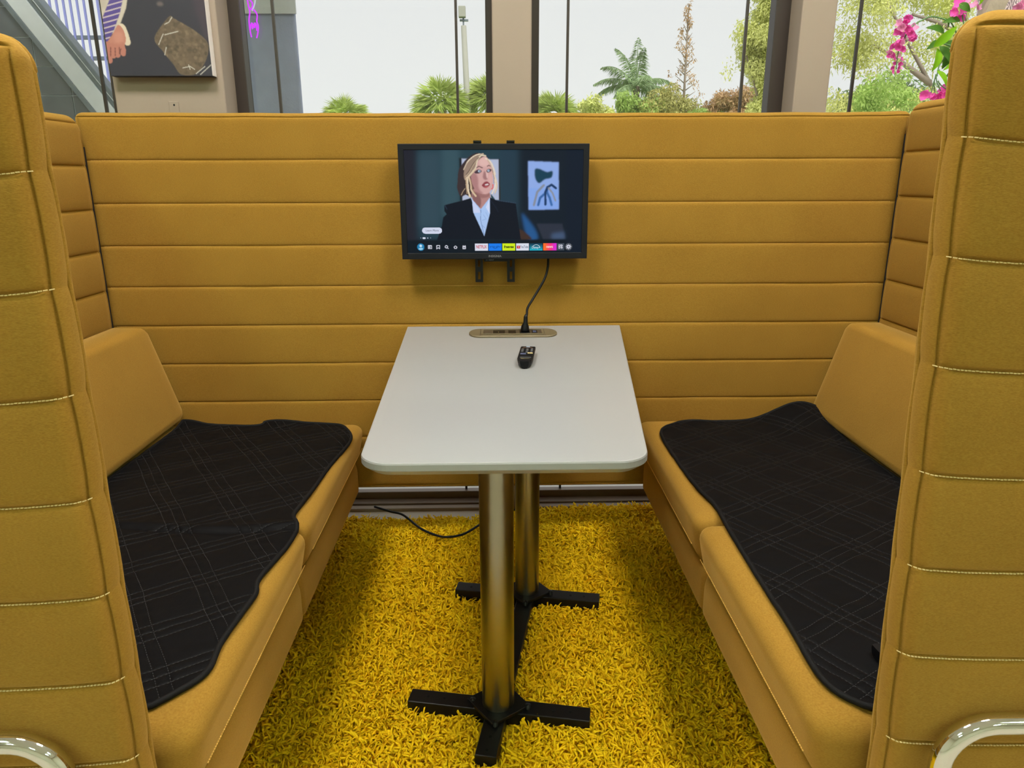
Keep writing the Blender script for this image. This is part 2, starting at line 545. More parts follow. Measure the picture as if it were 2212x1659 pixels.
# ------------------------------------------------------------------ room shell
PIERF = 2.2
def struct(name, mb, mat, **k):
    o = mb.build(name, mat, **k); o['kind'] = 'structure'; return o

struct('floor', MB().box((-4.5, -5.5, -0.06), (4.8, 2.36, 0.0)), M['floor'])
struct('ceiling', MB().box((-4.5, -5.5, 3.2), (4.8, 2.42, 3.3)), M['ceiling'])
struct('wall_back', MB().box((-4.5, -5.6, 0), (4.8, -5.5, 3.2)), M['wall'])
struct('wall_left', MB().box((-4.6, -5.5, 0), (-4.5, 2.36, 3.2)), M['wall'])
struct('wall_right', MB().box((4.8, -5.5, 0), (4.9, 2.36, 3.2)), M['wall'])
wf = empty('wall_far', (0, 2.3, 0), kind='structure')
MB().box((-1.085, PIERF-0.01, 0.0), (-0.775, 2.36, 3.2)).build('pier', M['pier'], wf, bevel=0.004)
MB().box((-0.0157, PIERF, 0.0), (0.0962, 2.36, 3.2)).build('pier', M['pier'], wf, bevel=0.004)
MB().box((0.858, PIERF, 0.0), (0.958, 2.36, 3.2)).build('pier', M['pier'], wf, bevel=0.004)
MB().box((-4.5, PIERF, 0.0), (-2.45, 2.36, 3.2)).build('wall_panel', M['wall'], wf)
MB().box((2.35, PIERF, 0.0), (4.8, 2.36, 3.2)).build('wall_panel', M['wall'], wf)
MB().box((-2.45, PIERF, 2.95), (2.35, 2.36, 3.2)).build('header', M['wall'], wf)
# patched hole plate on the left pier
pl = MB().box((-0.935, 2.1865, 1.235), (-0.907, 2.1905, 1.309)).build('patch_plate', M['pier'], wf, bevel=0.0015)
MB().tube([(-0.920, 2.1862, 1.299), (-0.920, 2.1872, 1.299)], 0.0028, 10).build('hole', M['black_plastic'], pl)

def window(n, x0, x1, mull, fl, fr):
    o = empty('window_%d' % n, ((x0+x1)/2, 2.3, 0), kind='structure')
    f = MB()
    f.box((x0, 2.285, 0.0), (x0+fl, 2.335, 2.95)).box((x1-fr, 2.285, 0.0), (x1, 2.335, 2.95))
    f.box((x0, 2.285, 2.88), (x1, 2.335, 2.95))
    f.build('window_frame', M['frame'], o, bevel=0.002)
    b = MB()
    b.box((x0+fl, 2.304, 0.0), (x1-fr, 2.335, 0.040))
    b.box((x0+fl, 2.262, 0.0), (x1-fr, 2.300, 0.018))
    b.box((x0+fl, 2.3001, 0.036), (x1-fr, 2.3039, 0.043))
    b.build('window_rail', M['rail'], o, bevel=0.0025)
    for m in mull:
        MB().box((m-0.0038, 2.3235, 0.04), (m+0.0038, 2.3325, 2.9)).build('mullion', M['frame'], o)
    xs = [x0+fl]+list(mull)+[x1-fr]
    for a, b2 in zip(xs[:-1], xs[1:]):
        MB().box((a, 2.326, 0.045), (b2, 2.331, 2.9)).build('pane', M['glass'], o)
    return o
window(1, -2.45, -1.05, (-1.75, -1.182), 0.04, 0.088)
window(2, -0.79, -0.005, (-0.658, -0.122), 0.049, 0.030)
window(3, 0.085, 0.880, (0.210, 0.744), 0.037, 0.066)
window(4, 0.945, 2.35, (1.085, 1.75), 0.03, 0.04)
# baseboard behind the booth
struct('baseboard_far', MB().box((-0.775, 2.235, 0.0), (0.858, 2.262, 0.011)), M['pier'], bevel=0.002)

# ceiling lamps (above and behind the viewpoint)
M['lamp_room'] = emit('lamp_diffuser_cool', (224, 255, 222), LAMP_ROOM)
M['lamp_booth'] = emit('lamp_diffuser_warm', (255, 249, 240), LAMP_BOOTH)
for i, (x, y, mk, wh) in enumerate([(-2.4, -3.2, 'lamp_room', 'left rear'), (0.2, -3.2, 'lamp_room', 'middle rear'), (2.8, -3.2, 'lamp_room', 'right rear'), (-2.2, -1.2, 'lamp_room', 'left front'), (2.8, -1.2, 'lamp_room', 'right front'),
                                 (-0.75, 0.75, 'lamp_booth', 'left booth'), (0.95, 0.75, 'lamp_booth', 'right booth')]):
    t = empty('ceiling_light', (x, y, 3.2), 'white square recessed ceiling light panel, %s one of the ceiling' % wh, 'lamp', 'ceiling light panels')
    MB().box((x-0.32, y-0.32, 3.17), (x+0.32, y-0.29, 3.2)).box((x-0.32, y+0.29, 3.17), (x+0.32, y+0.32, 3.2)).box((x-0.32, y-0.29, 3.17), (x-0.29, y+0.29, 3.2)).box((x+0.29, y-0.29, 3.17), (x+0.32, y+0.29, 3.2)).build('trim_frame', M['ceiling'], t)
    MB().box((x-0.29, y-0.29, 3.178), (x+0.29, y+0.29, 3.198)).build('diffuser', M[mk], t)

# ------------------------------------------------------------------ outside
struct('ground', MB().box((-45, 2.4, -0.25), (55, 90, -0.08)), M['pavement'])
M['lawn'] = plain('lawn', (120, 150, 70), 0.95, var=0.25, vscale=1.5)
struct('ground', MB().box((-45, 16, -0.08), (55, 90, -0.05)), M['lawn'])

# grey column left of the middle windows
cc = empty('building_column', (-1.08, 3.21, -0.08), 'grey rendered building column standing outside the left window', 'column')
MB().box((-1.34, 3.2, -0.08), (-0.814, 3.225, 4.2)).build('shaft', M['concrete'], cc, bevel=0.01)
# pale band imitating a reflection across the column
MB().box((-1.34, 3.188, 1.735), (-0.806, 3.2, 1.80)).build('ledge', M['beam'], cc)

# stair: tiled wall below a diagonal steel stringer, picket railing above
YB = 3.6
bl0 = Vector((-2.205, YB, 1.87)); 
st = empty('outside_stair', (-2.0, YB, -0.08), 'steel stair stringer over dark slate tiles outside the far left window', 'stairs')
# line from upper left to lower right in the plane Y = YB
pA = Vector((-2.149, YB, 1.87)); pB = Vector((-1.829, YB, 1.407))
dr = (pB-pA).normalized(); nrm = Vector((-dr.z, 0, dr.x))
if nrm.z < 0: nrm = -nrm
def beam_piece(name, mat, o0, o1, y0, y1):
    a = pA-dr*1.6; b = pB+dr*1.65
    ps = [a+nrm*o0, b+nrm*o0, b+nrm*o1, a+nrm*o1]
    v = [(p.x, y0, p.z) for p in ps]+[(p.x, y1, p.z) for p in ps]
    MB().add(v, [(0,1,2,3),(7,6,5,4),(0,4,5,1),(1,5,6,2),(2,6,7,3),(3,7,4,0)]).build(name, mat, st, bevel=0.003)
beam_piece('flange', M['dark_beam'], -0.060, -0.038, YB-0.012, YB+0.06)
beam_piece('stringer', M['beam'], -0.038, 0.038, YB-0.010, YB+0.06)
beam_piece('channel', M['dark_beam'], 0.038, 0.060, YB-0.002, YB+0.06)
beam_piece('lip', M['beam'], 0.060, 0.063, YB-0.012, YB+0.06)
beam_piece('flange', M['dark_beam'], 0.063, 0.083, YB-0.010, YB+0.06)
# tiles clipped by the underside of the beam
def clip(poly, p0, n):
    out = []
    for i in range(len(poly)):
        a = Vector(poly[i]); b = Vector(poly[(i+1) % len(poly)])
        da = (a-p0).dot(n); db = (b-p0).dot(n)
        if da <= 0: out.append(a)
        if da*db < 0: out.append(a+(b-a)*(da/(da-db)))
    return out
p2 = Vector((pA.x, pA.z))+Vector((nrm.x, nrm.z))*(-0.05); n2 = Vector((nrm.x, nrm.z))
TW, TH = 0.143, 0.125
TX0, TZ0 = -1.979-TW*7, 1.472-TH*12
for i in range(12):
    for j in range(20):
        a = (TX0+i*TW+0.0024, TZ0+j*TH+0.0024); b = (TX0+(i+1)*TW-0.0024, TZ0+(j+1)*TH-0.0024)
        po = clip([a, (b[0], a[1]), b, (a[0], b[1])], p2, n2)
        if len(po) < 3: continue
        mb = MB(); n = len(po)
        dz = random.uniform(-0.001, 0.001)
        v = [(p.x, YB+0.015+dz, p.y) for p in po]+[(p.x, YB+0.03, p.y) for p in po]
        mb.add(v, [tuple(range(n)), tuple(range(2*n-1, n-1, -1))]+[(k, n+k, n+(k+1) % n, (k+1) % n) for k in range(n)])
        mb.build('tile', M['tile'], st)
po = clip([(TX0, -0.08), (TX0+12*TW, -0.08), (TX0+12*TW, TZ0+20*TH), (TX0, TZ0+20*TH)], p2, n2)
n = len(po)
MB().add([(p.x, YB+0.02, p.y) for p in po]+[(p.x, YB+0.06, p.y) for p in po], [tuple(range(n)), tuple(range(2*n-1, n-1, -1))]+[(k, n+k, n+(k+1) % n, (k+1) % n) for k in range(n)]).build('grout_wall', M['grout'], st)

# picket fence beyond the stair
pf = empty('picket_railing', (-2.2, 4.4, -0.08), 'violet-blue upright bar railing outside beyond the steel stair', 'railing')
for k in range(17):
    x = -2.635+k*0.0372
    MB().box((x-0.005, 4.395, -0.08), (x+0.005, 4.405, 3.4)).build('bar', M['bar'], pf)
for z in (1.855, 1.748, 3.3, 0.3):
    MB().box((-2.66, 4.40, z-0.008), (-1.94, 4.43, z+0.010)).build('rail', M['dark_beam'], pf)

# light pole
lp = empty('light_pole', (-0.95, 25, -0.08), 'pale concrete light pole with a floodlight head beyond the window', 'pole')
MB().tube([(-0.78, 25, -0.08), (-0.97, 25, 5.75)], [0.12, 0.085], 12).build('shaft', M['pole'], lp, smooth=True)
MB().box((-1.12, 24.85, 5.98), (-0.9, 25.1, 6.3)).build('lamp_head', M['pole'], lp, bevel=0.02)
MB().box((-1.09, 24.95, 5.88), (-0.82, 25.05, 5.93)).box((-1.0, 24.97, 5.72), (-0.95, 25.03, 5.98)).build('bracket', M['dark_beam'], lp)

# ---- foliage
def cards(P, Dv, L, Wd, g, droop=0.0):
    """two-triangle pointed leaves: base P, direction Dv, length L, width Wd"""
    n = len(P)
    Dv = Dv/np.linalg.norm(Dv, axis=1, keepdims=True)
    rnd = g.normal(size=(n, 3)); S = np.cross(Dv, rnd); S /= np.linalg.norm(S, axis=1, keepdims=True)
    mid = P+Dv*L[:, None]*0.45; tip = P+Dv*L[:, None]; tip[:, 2] -= droop*L
    v = np.stack([P, mid+S*Wd[:, None]/2, tip, mid-S*Wd[:, None]/2], 1).reshape(-1, 3)
    f = np.arange(4*n).reshape(n, 4)
    return v, f

def foliage_part(name, P, Dv, L, Wd, mat, parent, g, droop=0.0):
    v, f = cards(P, Dv, L, Wd, g, droop)
    return link_mesh(name, mesh_np(v, f, smooth=False), mat, parent, kind='stuff')

def sabal(loc, r, h, label, seed):
    """fan palm: a round head of stiff radiating fan leaves"""
    g = np.random.default_rng(seed)
    x, y, z = loc
    t = empty('fan_palm', (x, y, -0.08), label, 'palm', 'palms beyond the windows')
    MB().tube([(x, y, -0.08), (x+0.03, y, z-0.2*r)], [0.16, 0.13], 10).build('trunk', M['bark'], t, smooth=True)
    P = []; Dv = []; L = []; W = []
    for k in range(85):
        d = g.normal(size=3); d[2] = abs(d[2])*0.9-0.35; d /= np.linalg.norm(d)
        c = np.array([x, y, z])+d*r*0.45
        side = np.cross(d, [0, 0, 1.0]); side /= np.linalg.norm(side)
        upv = np.cross(side, d)
        tw = g.uniform(-1, 1)
        sd = side*math.cos(tw)+upv*math.sin(tw)
        for a in np.linspace(-1.15, 1.15, 17):
            P.append(c); Dv.append(d*math.cos(a)+sd*math.sin(a)+np.array([0, 0, -0.12])); L.append(r*0.62*(0.75+0.35*math.cos(a))*g.uniform(0.9, 1.1)); W.append(r*0.05)
    foliage_part('fan_leaves', np.array(P), np.array(Dv), np.array(L), np.array(W), M['palm_leaf'], t, g, 0.18)

def queen_palm(loc, s, label, seed):
    g = np.random.default_rng(seed)
    x, y, z = loc
    t = empty('feather_palm', (x, y, -0.08), label, 'palm')
    MB().tube([(x+0.1, y, -0.08), (x, y, z)], [0.17, 0.12], 10).build('trunk', M['bark'], t, smooth=True)
    # fronds: azimuth in the picture plane, rise, length
    fr = [(-1.0, 0.1, 0.55, 1.5), (-0.9, -0.4, 0.95, 1.55), (-1.0, 0.3, 0.25, 1.5), (-0.45, 0.5, 1.7, 1.65), (0.05, 0.2, 2.2, 1.55), (0.1, -0.6, 1.9, 1.3),
          (0.9, 0.3, 0.55, 1.5), (1.0, -0.3, 0.15, 1.45), (0.8, 0.6, 0.0, 1.3), (-0.7, -0.7, 0.1, 1.3), (0.2, -1.0, 0.6, 1.3), (-0.2, 1.0, 0.5, 1.3)]
    for (ax, ay, rise, ln) in fr:
        d = np.array([ax, ay, rise]); d = d/np.linalg.norm(d)
        n = 30; pts = []
        p = np.array([x, y, z], float); v = d.copy()
        for k in range(n):
            pts.append(p.copy()); p = p+v*ln*s/n; v = v+np.array([0, 0, -0.062*(k/n+0.25)]); v /= np.linalg.norm(v)
        mb = MB().tube([tuple(q) for q in pts[::3]], [0.03*s*(1-0.8*i/10) for i in range(len(pts[::3]))], 5)
        P = []; Dv = []; L = []
        for k in range(3, n):
            tt = pts[k]-pts[k-1]; tt /= np.linalg.norm(tt)
            sd = np.cross(tt, [0, 0, 1.0]); sd /= np.linalg.norm(sd)+1e-6
            for sg in (-1, 1):
                for q in range(3):
                    P.append(pts[k]+g.normal(size=3)*0.01); Dv.append(sd*sg*0.8+tt*0.55+np.array([0, 0, -0.55])+g.normal(size=3)*0.12); L.append(s*0.36*math.sin(math.pi*min(1, 0.25+k/n*0.72))*g.uniform(0.8, 1.15))
        v4, f4 = cards(np.array(P), np.array(Dv), np.array(L), np.full(len(L), 0.035*s), g, 0.25)
        mb.add([tuple(q) for q in v4], [tuple(q) for q in f4])
        mb.build('frond', M['queen_leaf'], t)

def leafy(name, label, cat, group, trunk_pts, branches, clusters, mat, leaf, n_per, seed, droop=0.5, wr=0.33, trunk_r=0.09):
    """broad-leaved tree / bush: branches as tubes and clusters of small leaves"""
    g = np.random.default_rng(seed)
    base = trunk_pts[0]
    t = empty(name, base, label, cat, group)
    k = len(trunk_pts)
    MB().tube(trunk_pts, [trunk_r*(1-0.75*i/max(1, k-1)) for i in range(k)], 8).build('trunk', M['bark'], t, smooth=True)
    for (pts, r) in branches:
        MB().tube(pts, [r*(1-0.7*i/(len(pts)-1)) for i in range(len(pts))], 6).build('branch', M['bark'], t, smooth=True)
    P = []
    for (c, rad, dens) in clusters:
        n = int(n_per*dens)
        q = g.normal(size=(n, 3)); q /= np.linalg.norm(q, axis=1, keepdims=True)
        q *= (g.uniform(0, 1, (n, 1))**0.42)
        P.append(np.array(c)+q*np.array(rad))
    P = np.vstack(P); n = len(P)
    Dv = g.normal(size=(n, 3)); Dv[:, 2] -= droop
    foliage_part('foliage', P, Dv, leaf*g.uniform(0.6, 1.3, n), leaf*wr*g.uniform(0.7, 1.3, n), mat, t, g, 0.15)

M['bark'] = plain('bark', (128, 116, 104), 0.9, var=0.2, vscale=8, bump=0.4, bscale=30)
M['palm_leaf'] = leaf_mat('palm_leaf', (172, 188, 102), 0.3)
M['queen_leaf'] = leaf_mat('queen_palm_leaf', (142, 164, 122), 0.3)
M['leaf_lime'] = leaf_mat('lime_leaf', (206, 210, 132), 0.2)
M['leaf_green'] = leaf_mat('green_leaf', (164, 190, 102), 0.22)
M['leaf_dark'] = leaf_mat('dark_leaf', (126, 150, 102), 0.3)
M['leaf_olive'] = leaf_mat('olive_leaf', (182, 178, 108), 0.28)
M['leaf_rust'] = leaf_mat('rusty_leaf', (190, 156, 118), 0.25)

sabal((-4.87, 25, 2.98), 0.80, 3, 'small round fan palm at the left of the middle window view', 11)
sabal((-1.75, 24.6, 3.35), 0.95, 3, 'fan palm just left of the pale light pole', 12)
sabal((-0.15, 25.4, 3.55), 0.95, 3, 'fan palm just right of the pale light pole', 13)
sabal((1.95, 25, 3.0), 0.92, 3, 'fan palm low at the left edge of the window right of the middle pier', 14)
queen_palm((4.62, 25, 3.95), 1.0, 'tall feather palm with arching fronds in the middle right window', 15)

def crown(c, R, n, g, shape=(1, 1, 1), dens=1.0):
    out = []
    for k in range(n):
        q = g.normal(size=3); q /= np.linalg.norm(q); q *= g.uniform(0.3, 1.0)
        out.append((tuple(np.array(c)+q*np.array(shape)*R), tuple(np.array([0.4, 0.4, 0.32])*R*g.uniform(0.6, 1.1)), dens))
    return out
g = np.random.default_rng(3)
# low shrubs along the bottom of the view
for i, (x, z, R, mk, lab) in enumerate([(3.2, 2.95, 0.75, 'leaf_lime', 'lime shrub beneath the feather palm, at its left'), (4.4, 3.05, 0.85, 'leaf_green', 'green shrub right below the feather palm'),
                                    (5.5, 3.2, 0.9, 'leaf_olive', 'olive shrub between the feather palm and the slender conifer'), (7.6, 3.3, 0.85, 'leaf_rust', 'rusty brown shrub right of the slender conifer'), (6.7, 2.75, 0.7, 'leaf_green', 'low green shrub at the foot of the slender conifer')]):
    leafy('shrub', lab, 'shrub', 'shrubs beyond the windows', [(x, 24, -0.08), (x, 24, 1.6), (x+0.1, 24, 2.8)], [], crown((x, 24, z+0.05), R, 20, g, (1.1, 0.8, 0.75)), M[mk], 0.13, 260, 30+i)
# slender bare conifer
cl = []
for k in range(46):
    tt = k/45; zz = 2.6+tt*3.75; wd = 0.52*(1-tt)**0.75+0.05
    cl.append(((6.2+g.uniform(-1, 1)*wd, 25+g.uniform(-1, 1)*wd, zz), (0.17*(1-tt)+0.06, 0.17, 0.16), 1.0))
leafy('slender_conifer', 'tall slender rusty conifer with sparse needles right of the feather palm', 'tree', None, [(6.2, 25, -0.08), (6.22, 25, 3.5), (6.2, 25, 6.4)],
      [([(6.2, 25, z), (6.2+s*0.5*(1-(z-2.6)/4), 25, z+0.25)], 0.02) for z in np.arange(2.8, 6.0, 0.25) for s in (-1, 1)], cl, M['leaf_rust'], 0.10, 22, 41, trunk_r=0.07)
# light green tree at the right edge of the middle-right window
leafy('tree', 'tall yellow-green tree behind the right mullion of the middle right window', 'tree', 'trees beyond the right windows', [(4.45, 12.5, -0.08), (4.5, 12.5, 2.0), (4.55, 12.5, 4.2)],
      [([(4.5, 12.5, 1.9), (4.2, 12.4, 2.6), (4.0, 12.4, 3.1)], 0.03), ([(4.52, 12.5, 2.4), (4.8, 12.5, 3.2)], 0.03)],
      crown((4.42, 12.5, 3.2), 0.7, 40, g, (0.62, 0.6, 1.5))+crown((4.42, 12.5, 2.2), 0.5, 16, g, (0.9, 0.6, 0.8))+[((3.98, 12.4, 3.1), (0.14, 0.2, 0.16), 0.25), ((3.78, 12.4, 2.75), (0.14, 0.2, 0.2), 0.12)], M['leaf_lime'], 0.066, 480, 42)
# big feathery tree filling the right window
br = []
for (a, b2, c2) in [((7.1, 11, 1.4), (6.3, 11, 2.4), (5.2, 11, 3.9)), ((7.1, 11, 1.6), (6.9, 11, 2.8), (6.2, 11, 4.1)), ((7.1, 11, 1.6), (7.4, 11, 3.0), (7.6, 11, 4.4)), ((6.3, 11, 2.4), (5.8, 11, 2.7), (5.4, 11, 2.9)), ((6.9, 11, 2.6), (6.5, 11, 3.1), (5.9, 11, 3.3))]:
    br.append((spline([a, b2, c2], 5), 0.05))
leafy('tree', 'large feathery yellow-green tree with thin grey branches filling the right window', 'tree', 'trees beyond the right windows', [(7.2, 11, -0.08), (7.15, 11, 0.8), (7.1, 11, 1.7)], br,
      crown((5.3, 11, 3.2), 0.85, 18, g, (0.55, 0.7, 1.1), 0.9)+crown((6.3, 11.2, 3.7), 0.8, 20, g, (1.2, 0.8, 0.5), 0.9)+crown((6.6, 11, 2.9), 0.7, 16, g, (1.0, 0.7, 0.5), 0.7)+crown((5.6, 11, 2.0), 0.8, 18, g, (1.2, 0.8, 0.5)), M['leaf_lime'], 0.064, 330, 43)
leafy('tree', 'bushy darker green tree low behind the pink flowers in the right window', 'tree', 'trees beyond the right windows', [(6.6, 12.5, -0.08), (6.6, 12.5, 1.2), (6.7, 12.5, 2.0)], [],
      crown((6.6, 12.5, 2.05), 0.9, 30, g, (1.7, 0.7, 0.6)), M['leaf_dark'], 0.1, 260, 44)
leafy('shrub', 'tall pale green shrub at the left edge of the right window', 'shrub', None, [(5.0, 9.5, -0.08), (5.0, 9.5, 1.0), (4.95, 9.5, 1.8)], [],
      crown((4.75, 9.5, 1.95), 0.6, 20, g, (0.8, 0.7, 0.9)), M['leaf_green'], 0.07, 260, 45)

# ------------------------------------------------------------------ rug
RX0, RX1, RY0, RY1 = -0.86, 0.86, 0.72, 2.17
def rug_h(x, y):
    h = 0.014+0.007*noise2(x, y, 21, 3, 1.5)+0.004*noise2(x, y, 22, 2, 5)
    h = h+0.030*np.exp(-((y-2.12)/0.05)**2)*np.clip((x+0.1)*3, 0, 1)+0.012*np.exp(-((y-2.0)/0.08)**2)
    return np.maximum(h, 0.001)
A0 = math.radians(-10.3)
ex = np.array([math.cos(A0), math.sin(A0)]); ey = np.array([-math.sin(A0), math.cos(A0)])
CF = np.array([-0.0135, 1.237]); CR = np.array([0.064, 1.655])
def bars():
    """table base bars: centre, half length, half width, direction"""
    L = []
    L.append((CF-ex*0.095, 0.095, 0.02, ex)); L.append((CF+ex*0.095, 0.095, 0.02, ex))
    L.append((CR-ex*0.095, 0.095, 0.02, ex)); L.append((CR+ex*0.095, 0.095, 0.02, ex))
    L.append((CF-ey*0.07, 0.07, 0.021, ey)); 
    return L
def make_rug():
    t = empty('shag_rug', (0, 1.45, 0), 'bright yellow shaggy rug on the floor between the benches', 'rug')
    sx, sy = 0.0105, 0.0105
    gx, gy = np.meshgrid(np.arange(RX0, RX1, sx), np.arange(RY0, RY1, sy))
    x = gx.ravel()+rng.uniform(-0.5, 0.5, gx.size)*sx; y = gy.ravel()+rng.uniform(-0.5, 0.5, gx.size)*sy
    # back edge wobbles and steps further back at the right
    yb = np.where(x > 0.0, 2.16, 2.125)+0.008*np.sin(x*23)
    keep = y < yb
    for (c, hl, hw, d) in bars()+[((CF+CR)/2, 0.21, 0.021, ey)]:
        rel = np.stack([x-c[0], y-c[1]], 1); a = rel@d; b = rel@np.array([-d[1], d[0]])
        keep &= ~((np.abs(a) < hl) & (np.abs(b) < hw+0.001))
    for c in (CF, CR): keep &= np.hypot(x-c[0], y-c[1]) > 0.06
    x = x[keep]; y = y[keep]; nt = len(x)
    h = rug_h(x, y)
    NY = 5; rings = 4; sides = 3
    ly = noise2(x, y, 31, 3, 3.0); lx = noise2(x, y, 32, 3, 3.0)     # the pile leans in patches
    V = np.zeros((nt, NY, rings, sides, 3), np.float32)
    az = rng.uniform(0, 2*np.pi, (nt, NY)); fl = rng.uniform(0.2, 1.25, (nt, NY))
    ln = rng.uniform(0.021, 0.032, (nt, NY)); rad = rng.uniform(0.0018, 0.0026, (nt, NY))
    dx = np.cos(az)*fl+0.55*lx[:, None]; dy = np.sin(az)*fl+0.55*ly[:, None]-0.12
    curl = rng.normal(0, 0.95, (nt, NY, 2))
    prevx = x[:, None]+rng.normal(0, 0.0016, (nt, NY)); prevy = y[:, None]+rng.normal(0, 0.0016, (nt, NY)); prevz = np.repeat(h[:, None], NY, 1)
    for k in range(rings):
        s = k/(rings-1)
        if k:
            bx = dx*(0.3+0.9*s)+curl[..., 0]*s*s; by = dy*(0.3+0.9*s)+curl[..., 1]*s*s; bz = 1.0-0.8*s*np.hypot(dx, dy)-0.35*s*s*np.hypot(curl[..., 0], curl[..., 1])
            bz = np.maximum(-0.25, bz)
            nn = np.sqrt(bx**2+by**2+bz**2); st_ = ln/(rings-1)
            prevx = prevx+bx/nn*st_; prevy = prevy+by/nn*st_; prevz = prevz+bz/nn*st_
        r = rad*(0.85 if k == 0 else (1.1 if k == rings-2 else (1.0 if k < rings-1 else 1.05)))
        for q in range(sides):
            a = az+2*np.pi*q/sides
            V[:, :, k, q, 0] = prevx+np.cos(a)*r; V[:, :, k, q, 1] = prevy+np.sin(a)*r; V[:, :, k, q, 2] = np.maximum(prevz+(q-1)*r*0.7, 0.002)
    base = (np.arange(nt*NY)*rings*sides)[:, None]
    fs = []
    for k in range(rings-1):
        for q in range(sides):
            q2 = (q+1) % sides
            fs.append(np.concatenate([base+k*sides+q, base+k*sides+q2, base+(k+1)*sides+q2, base+(k+1)*sides+q], 1))
    F = np.stack(fs, 1).reshape(-1, 4)
    # rounded tips
    tipb = (np.arange(nt*NY)*rings*sides+(rings-1)*sides)[:, None]
    cap = np.concatenate([tipb, tipb+1, tipb+2, tipb+2], 1)
    F3 = cap[:, :3]
    me = bpy.data.meshes.new('pile'); VV = V.reshape(-1, 3)
    me.vertices.add(len(VV)); me.vertices.foreach_set('co', VV.ravel())
    lp = np.concatenate([F.ravel(), F3.ravel()]).astype(np.int32)
    me.loops.add(len(lp)); me.loops.foreach_set('vertex_index', lp)
    tot = np.concatenate([np.full(len(F), 4), np.full(len(F3), 3)]).astype(np.int32)
    me.polygons.add(len(tot)); me.polygons.foreach_set('loop_total', tot)
    me.polygons.foreach_set('loop_start', np.concatenate([[0], np.cumsum(tot)[:-1]]).astype(np.int32))
    me.polygons.foreach_set('use_smooth', np.ones(len(tot), bool))
    me.update(calc_edges=True)
    link_mesh('pile', me, M['rug'], t, kind='stuff')
    bx, by = np.meshgrid(np.linspace(RX0, RX1, 90), np.linspace(RY0, 2.13, 80))
    hz = np.maximum(rug_h(bx, by)-0.002, 0.001)
    v = np.stack([bx, by, hz], -1).reshape(-1, 3); ids = np.arange(v.shape[0]).reshape(bx.shape)
    f = np.stack([ids[:-1, :-1], ids[:-1, 1:], ids[1:, 1:], ids[1:, :-1]], -1).reshape(-1, 4)
    v2 = v.copy(); v2[:, 2] = 0.0003; k = len(v)
    f2 = f[:, ::-1]+k
    link_mesh('backing', mesh_np(np.vstack([v, v2]), np.vstack([f, f2])), M['rug'], t)
make_rug()

# ------------------------------------------------------------------ booth screen (far panel)
SW0, SW1, SZ0, SZ1 = -1.094, 1.092, 0.203, 1.263
screen_seams = [1.1438, 1.0334, 0.9223, 0.8117, 0.703, 0.593, 0.481, 0.37]
def make_screen():
    t = empty('booth_screen', (0, 2.0, 0.2), 'wide mustard channel-stitched fabric screen across the back of the booth behind the table', 'screen')
    T = 0.05
    v, f = padded_panel(SW1-SW0, SZ1-SZ0, T, [z-SZ0 for z in screen_seams], r_edge=0.014, inset=0.0125, bulge=0.0012, groove=0.0022, rc=(0, 0, 0.018, 0.018), nu=60, seed=5, wav=0.0005)
    # soft hump at the top right corner, slight sag of the top edge
    top = np.clip((v[:, 1]-(SZ1-SZ0-0.05))/0.05, 0, 1)
    v[:, 1] += top*(0.003*np.exp(-((v[:, 0]-2.155)/0.03)**2)-0.0022*np.sin(v[:, 0]/2.186*math.pi)+0.0006*np.sin(v[:, 0]*31))
    P = place(v, (SW0, 1.97+T/2, SZ0), (1, 0, 0), (0, 0, 1), (0, -1, 0))
    link_mesh('upholstered_panel', mesh_np(P, f), M['mustard'], t)
    for z in screen_seams:
        dashes(lambda s: (s, 1.9722, z), SW0+0.03, SW1-0.03, 0.0026, 0.0042, 0.0011, 0.0011, (0, -1, 0)).build('seam_stitching', M['thread_soft'], t, kind='stuff')
    return t
make_screen()

# ------------------------------------------------------------------ benches
def rounded_box(size, r, crown=0.0, n=14, noise=0.0, seed=0):
    sx, sy, sz = [s/2 for s in size]
    def samp(s):
        a = [s-r*(1-math.sin(q)) for q in np.linspace(0, math.pi/2, 5)]
        inner = np.linspace(-(s-r), s-r, n)
        return np.unique(np.round(np.concatenate([inner, a, [-q for q in a]]), 5))
    X, Y, Z = samp(sx), samp(sy), samp(sz)
    V = []; F = []; off = 0
    def face(A, B, mk):
        nonlocal off
        a, b = np.meshgrid(A, B); p = mk(a, b)
        V.append(p.reshape(-1, 3)); ids = np.arange(a.size).reshape(a.shape)+off; off += a.size
        return np.stack([ids[:-1, :-1], ids[:-1, 1:], ids[1:, 1:], ids[1:, :-1]], -1).reshape(-1, 4)
    F.append(face(X, Y, lambda a, b: np.stack([a, b, np.full_like(a, sz)], -1)))
    F.append(face(X, Y, lambda a, b: np.stack([a, b, np.full_like(a, -sz)], -1))[:, ::-1])
    F.append(face(X, Z, lambda a, b: np.stack([a, np.full_like(a, -sy), b], -1)))
    F.append(face(X, Z, lambda a, b: np.stack([a, np.full_like(a, sy), b], -1))[:, ::-1])
    F.append(face(Y, Z, lambda a, b: np.stack([np.full_like(a, sx), a, b], -1)))
    F.append(face(Y, Z, lambda a, b: np.stack([np.full_like(a, -sx), a, b], -1))[:, ::-1])
    p = np.vstack(V); lim = np.array([sx-r, sy-r, sz-r]); q = np.clip(p, -lim, lim)
    d = p-q; d /= np.maximum(np.linalg.norm(d, axis=1, keepdims=True), 1e-9)
    p = q+d*r
    if crown:
        k = np.clip(p[:, 2]/sz, 0, 1)
        p[:, 2] += crown*k*(1-(p[:, 0]/sx)**4)*(1-(p[:, 1]/sy)**4)
    if noise:
        p[:, 2] += noise*noise2(p[:, 0], p[:, 1], seed, 3, 2.5)
    return p, np.vstack(F)

